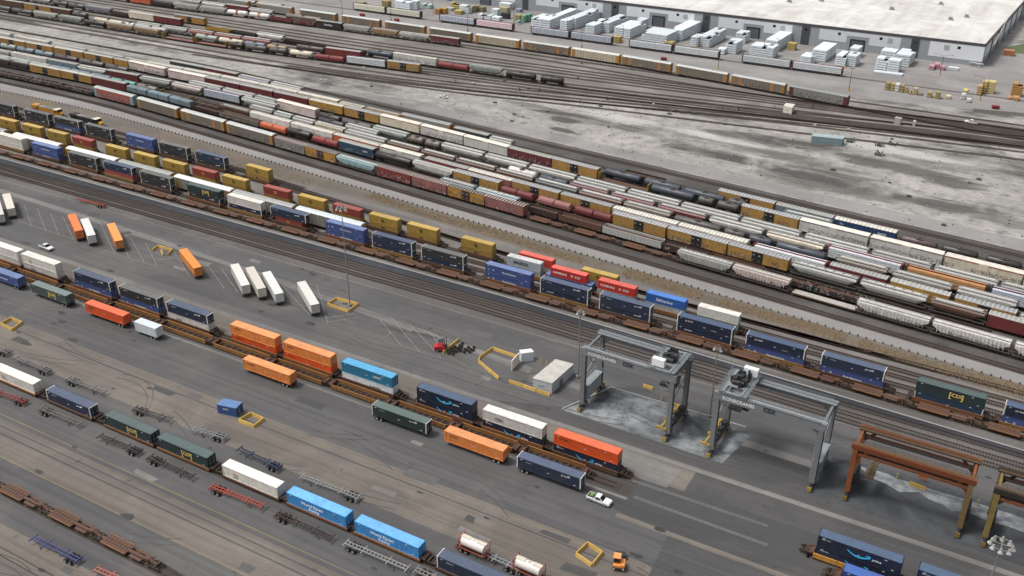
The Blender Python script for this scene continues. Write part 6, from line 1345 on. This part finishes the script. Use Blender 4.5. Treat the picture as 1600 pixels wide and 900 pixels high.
# ---------------------------------------------------------------- vehicles
@cached
def pickup(c, load):
    b = MB()
    prof = [(-2.75, .45, 1.1), (-2.75, .45, 1.1), (-.75, .4, 1.12), (1.1, .4, 1.1), (2.6, .42, 1.02), (2.8, .5, .85)]
    b.loft([(x, [(-.9, z0), (.9, z0), (.98, (z0+z1)/2), (.94, z1), (-.94, z1), (-.98, (z0+z1)/2)]) for x, z0, z1 in prof])
    cab = MB(); cab.loft([(-.85, [(-.88, 1.1), (.88, 1.1), (.88, 1.12), (-.88, 1.12)]), (-.65, [(-.88, 1.1), (.88, 1.1), (.74, 1.78), (-.74, 1.78)]), (.45, [(-.88, 1.1), (.88, 1.1), (.74, 1.82), (-.74, 1.82)]), (1.25, [(-.88, 1.08), (.88, 1.08), (.86, 1.1), (-.86, 1.1)])])
    g = MB(); g.loft([(.52, [(-.76, 1.15), (.76, 1.15), (.66, 1.75), (-.66, 1.75)]), (.56, [(-.76, 1.15), (.76, 1.15), (.66, 1.75), (-.66, 1.75)])])
    g.add([(.5, -.72, 1.80), (.5, .72, 1.80), (1.22, .82, 1.14), (1.22, -.82, 1.14)], [(0, 3, 2, 1)])
    for s in (-1, 1): g.add([(-.6, s*.9, 1.2), (.9, s*.9, 1.2), (.4, s*.78, 1.7), (-.55, s*.78, 1.7)], [(0, 1, 2, 3) if s < 0 else (3, 2, 1, 0)])
    bed = MB(); bed.box(-2.65, -.95, -.78, .78, 1.105, 1.13)
    l = MB()
    for s in (-1, 1): l.box(2.76, 2.83, s*.7-.16, s*.7+.16, .65, .85)
    parts = [('body', b.mesh('body', M(c, .3, .08)), None), ('cab', cab.mesh('cab', M(c, .3, .08)), None, [('window', g.mesh('window', M('#15191c', .12, .03)), None)]), ('bed', bed.mesh('bed', M('#2b2b2b')), None), ('headlight', l.mesh('headlight', M('#d7dadb', .2, .05)), None)]
    if load:
        k = MB(); k.box(-2.1, -1.3, -.6, .3, 1.14, 1.5); k.bar((-1.0, -.85, 1.1), (-1.0, -.85, 2.0), .08); k.bar((-1.0, .85, 1.1), (-1.0, .85, 2.), .08); k.bar((-1., -.85, 2.), (-1., .85, 2.), .08); parts.append(('rack', k.mesh('rack', M('#5d8a48')), None))
    t, r_ = mk_small
    return ('pickup_truck', parts+[('wheel', t, (x, y, .38), [('rim', r_, None)]) for x in (-1.75, 1.8) for y in (-.86, .86)])
mk_small = mk_wheel(.38, .24)
def veh(spec, u, v, a, lab, cat): p = G(u, v); return inst(spec, lab, cat, (p.x, p.y, 0.01), a)
veh(pickup('#dddedd', 0), 73, 389, rad(-3), 'white pickup truck driving past the parked trailers', 'pickup truck')
veh(pickup('#e6e7e6', 1), 936, 784, rad(-2), 'white pickup truck with green rack behind navy container', 'pickup truck')
veh(pickup('#dcdcda', 0), 1517, 193, rad(178), 'white pickup truck on the gravel by the far tracks', 'pickup truck')
@cached
def sedan(c):
    b = MB(); b.loft([(x, [(-.8, .3), (.8, .3), (.88, .6), (.82, z), (-.82, z), (-.88, .6)]) for x, z in ((-2.25, .75), (-2., .92), (-1.2, .98), (1.0, .95), (2.1, .78), (2.3, .6))])
    g = MB(); g.loft([(-1.5, [(-.78, .93), (.78, .93), (.76, .96), (-.76, .96)]), (-.8, [(-.78, .93), (.78, .93), (.62, 1.38), (-.62, 1.38)]), (.3, [(-.78, .93), (.78, .93), (.62, 1.4), (-.62, 1.4)]), (1.1, [(-.78, .9), (.78, .9), (.76, .93), (-.76, .93)])])
    r_ = MB(); r_.box(-.82, .32, -.6, .6, 1.385, 1.42); l = MB()
    for s in (-1, 1): l.box(2.22, 2.3, s*.6-.15, s*.6+.15, .58, .7)
    return ('car', [('body', b.mesh('body', M(c, .3, .05)), None), ('window', g.mesh('window', M('#171b1f', .15, .03)), None), ('roof', r_.mesh('roof', M(c, .3, .05)), None), ('headlight', l.mesh('headlight', M('#d7dadb')), None)]+[('wheel', mk_small[0], (x, y, .36), [('rim', mk_small[1], None)]) for x in (-1.4, 1.4) for y in (-.8, .8)])
veh(sedan('#dfe0df'), 693.5, 153, rad(176), 'white car on the open ground below the far tracks', 'car')
# terminal tractor
def tractor():
    b = MB(); b.box(-2.4, 2.4, -.5, .5, .6, .95); b.box(-2.4, -1., -1.0, 1.0, .95, 1.05); b.box(1.9, 2.5, -1.2, 1.2, .5, .85)
    c = MB(); c.box(.3, 1.75, -1.15, .25, .95, 2.85); h = MB(); h.box(.3, 2.4, .3, 1.15, .95, 1.7); h.box(1.75, 2.4, -1.15, .3, .95, 1.45)
    g = MB(); g.box(1.751, 1.79, -1.05, .15, 1.7, 2.65); g.box(.5, 1.6, -1.19, -1.151, 1.7, 2.6); g.box(.26, .299, -1., .1, 1.7, 2.6)
    rf = MB(); rf.box(.2, 1.85, -1.2, .3, 2.85, 2.95); l = MB()
    for s in (-1, 1): l.box(2.5, 2.55, s*.9-.15, s*.9+.15, .6, .78)
    o = M('#d98a45', .5, .25)
    return ('terminal_tractor', [('frame', b.mesh('frame', M('#2b2a28')), None), ('cab', c.mesh('cab', o), None, [('window', g.mesh('window', M('#171b1f', .15, .03)), None), ('roof', rf.mesh('roof', M('#e39a58')), None)]), ('hood', h.mesh('hood', o), None), ('headlight', l.mesh('headlight', M('#e6e3d0')), None)]+wheels([(-1.4, -1.0), (-1.4, -.68), (-1.4, .68), (-1.4, 1.0), (1.6, -1.), (1.6, 1.)]))
veh(tractor(), 968, 880, rad(-72), 'orange terminal tractor beside the yellow barrier ring at bottom', 'tractor')
def forklift():
    b = MB(); b.loft([(-2.2, [(-1., .5), (1., .5), (1., 1.3), (-1., 1.3)]), (-1.9, [(-1.05, .4), (1.05, .4), (1.05, 1.8), (-1.05, 1.8)]), (.9, [(-1.05, .45), (1.05, .45), (1.05, 1.5), (-1.05, 1.5)])])
    c = MB()
    for x in (-.9, .7):
        for y in (-.85, .85): c.bar((x, y, 1.5), (x*.9, y, 3.), .12)
    c.box(-.95, .75, -.95, .95, 3., 3.1); m = MB()
    for y in (-.6, .6): m.box(1.1, 1.3, y-.1, y+.1, .3, 4.)
    for z in (.5, 2., 3.9): m.box(1.1, 1.3, -.6, .6, z, z+.15)
    f = MB()
    for y in (-.5, .5): f.box(1.3, 3.2, y-.1, y+.1, .2, .3)
    return ('forklift', [('body', b.mesh('body', M('#b5262b', .45, .15)), None), ('cab', c.mesh('cab', M('#2c2b2b')), None), ('mast', m.mesh('mast', M('#33302e')), None), ('fork', f.mesh('fork', M('#3a3735')), None)]+wheels([(-1.4, -.95), (-1.4, .95), (.9, -1.), (.9, 1.)]))
veh(forklift(), 691, 547, rad(35), 'red forklift behind the slanted yellow barrier', 'forklift')
# wheel sets
wb = MB()
for y in (-.75, .75): wb.cyl((0, y-.07, .46), (0, y+.07, .46), .46, 14)
wb.cyl((0, -1.1, .46), (0, 1.1, .46), .1, 8); WSM = wb.mesh('wheelset', M('#3a302a'))
for i, (u, v) in enumerate(((702, 552), (706, 549), (710, 546), (714, 549), (709, 553), (718, 544), (722, 541), (726, 550), (731, 547), (735, 550), (740, 547), (720, 548))):
    p = G(u, v); o = link('wheelset', WSM, None, (p.x, p.y, .01), (0, 0, rad(20))); tag(o, f'{ORD[i]} dark wheelset from left on the ground beside the barrier', 'wheelset', 'railway wheelsets beside the forklift')
# locomotives
def loco(name, L, body, hood, nose, spec_col):
    b = MB(); b.box(-L/2, L/2, -1.5, 1.5, 1.1, 1.5); b.box(-3.2, 3., -1.3, 1.3, .35, 1.05); 
    for s in (-1, 1): b.bar((-L/2, s*1.48, 2.5), (L/2, s*1.48, 2.5), .05); b.box(s*L/2-.1, s*L/2+.1, -1.5, 1.5, .4, 1.5)
    h = MB(); h.box(-L/2+1.2, L/2-5.2, -.95, .95, 1.5, 4.0); h.box(-L/2+1.2, -L/2+5, -1.45, 1.45, 3.0, 4.35)
    rf = MB(); rf.box(-L/2+1.1, L/2-5.1, -1.0, 1.0, 4.0, 4.08)
    for k in range(3): rf.cyl((-2+k*2.2, 0, 4.08), (-2+k*2.2, 0, 4.35), .75, 12)
    c = MB(); c.box(L/2-5.1, L/2-2.7, -1.5, 1.5, 1.5, 4.3); g = MB(); g.box(L/2-2.69, L/2-2.64, -1.3, 1.3, 3.3, 4.0); g.box(L/2-4.7, L/2-3.1, -1.54, -1.5, 3.1, 3.9); g.box(L/2-4.7, L/2-3.1, 1.5, 1.54, 3.1, 3.9)
    cr = MB(); cr.box(L/2-5.2, L/2-2.6, -1.55, 1.55, 4.3, 4.42); n = MB(); n.loft([(L/2-2.7, [(-.95, 1.5), (.95, 1.5), (.95, 3.2), (-.95, 3.2)]), (L/2-1., [(-.85, 1.5), (.85, 1.5), (.8, 2.7), (-.8, 2.7)])])
    return ('locomotive', [('frame', b.mesh('frame', M('#3a3431')), None), ('hood', h.mesh('hood', M(hood, .5, .3)), None), ('radiator_roof', rf.mesh('radiator_roof', M('#8b8984')), None), ('cab', c.mesh('cab', M(body, .5, .25)), None, [('window', g.mesh('window', M('#15181a', .2, .03)), None), ('roof', cr.mesh('roof', M('#cfc9b8')), None)]), ('nose', n.mesh('nose', M(nose, .5, .2)), None)]+bogies(L, 4.))
ROWF['LK'] = curve([(-700, 275), (-400, 271.5), (-330, 270), (-250, 262), (100, 240)])
bedded(ROWF['LK'], -700, -240, 1.6); track(ROWF['LK'], -700, -240, .65)
for u0, u1, sp, lb in ((44, 96, loco('l', 22, '#c0892f', '#b9822e', '#c0892f', 0), 'yellow locomotive with cream roof behind the rear stack train'), (103, 158, loco('l', 22, '#2b2c30', '#302d2c', '#c9a02f', 0), 'black locomotive with yellow nose behind the rear stack train')):
    x, y, a, L = seat(ROWF['LK'], u0, u1, 4.2); inst(sp, lb, 'locomotive', (x, y, .07), a, 'locomotives by the service road')
# letters on two cars
for o in list(COL.objects):
    lb = o.get('label', '')
    if lb.startswith('bright blue boxcar with pale roof'): link('lettering', text_mesh('GATX', 1.1, '#e6ebef', 0, .02), o, (4.6, -1.62, 2.8)); link('lettering', text_mesh('TC-', .9, '#c6d2dc', 0, .02), o, (-8.5, -1.62, 3.3))
    if lb == 'dark blue tagged boxcar in third yard row from the road': link('lettering', text_mesh('GATX', 1.0, '#d8dee2', 0, .02), o, (4., -1.66, 2.7))
    if lb == 'black boxcar beside the autorack string': link('lettering', text_mesh('TRACKING', 1.3, '#dcdcdc', 0, .03), o, (-3.6, -1.64, 2.4))
print('objects', len(COL.objects), 'labels', len(LABELS))
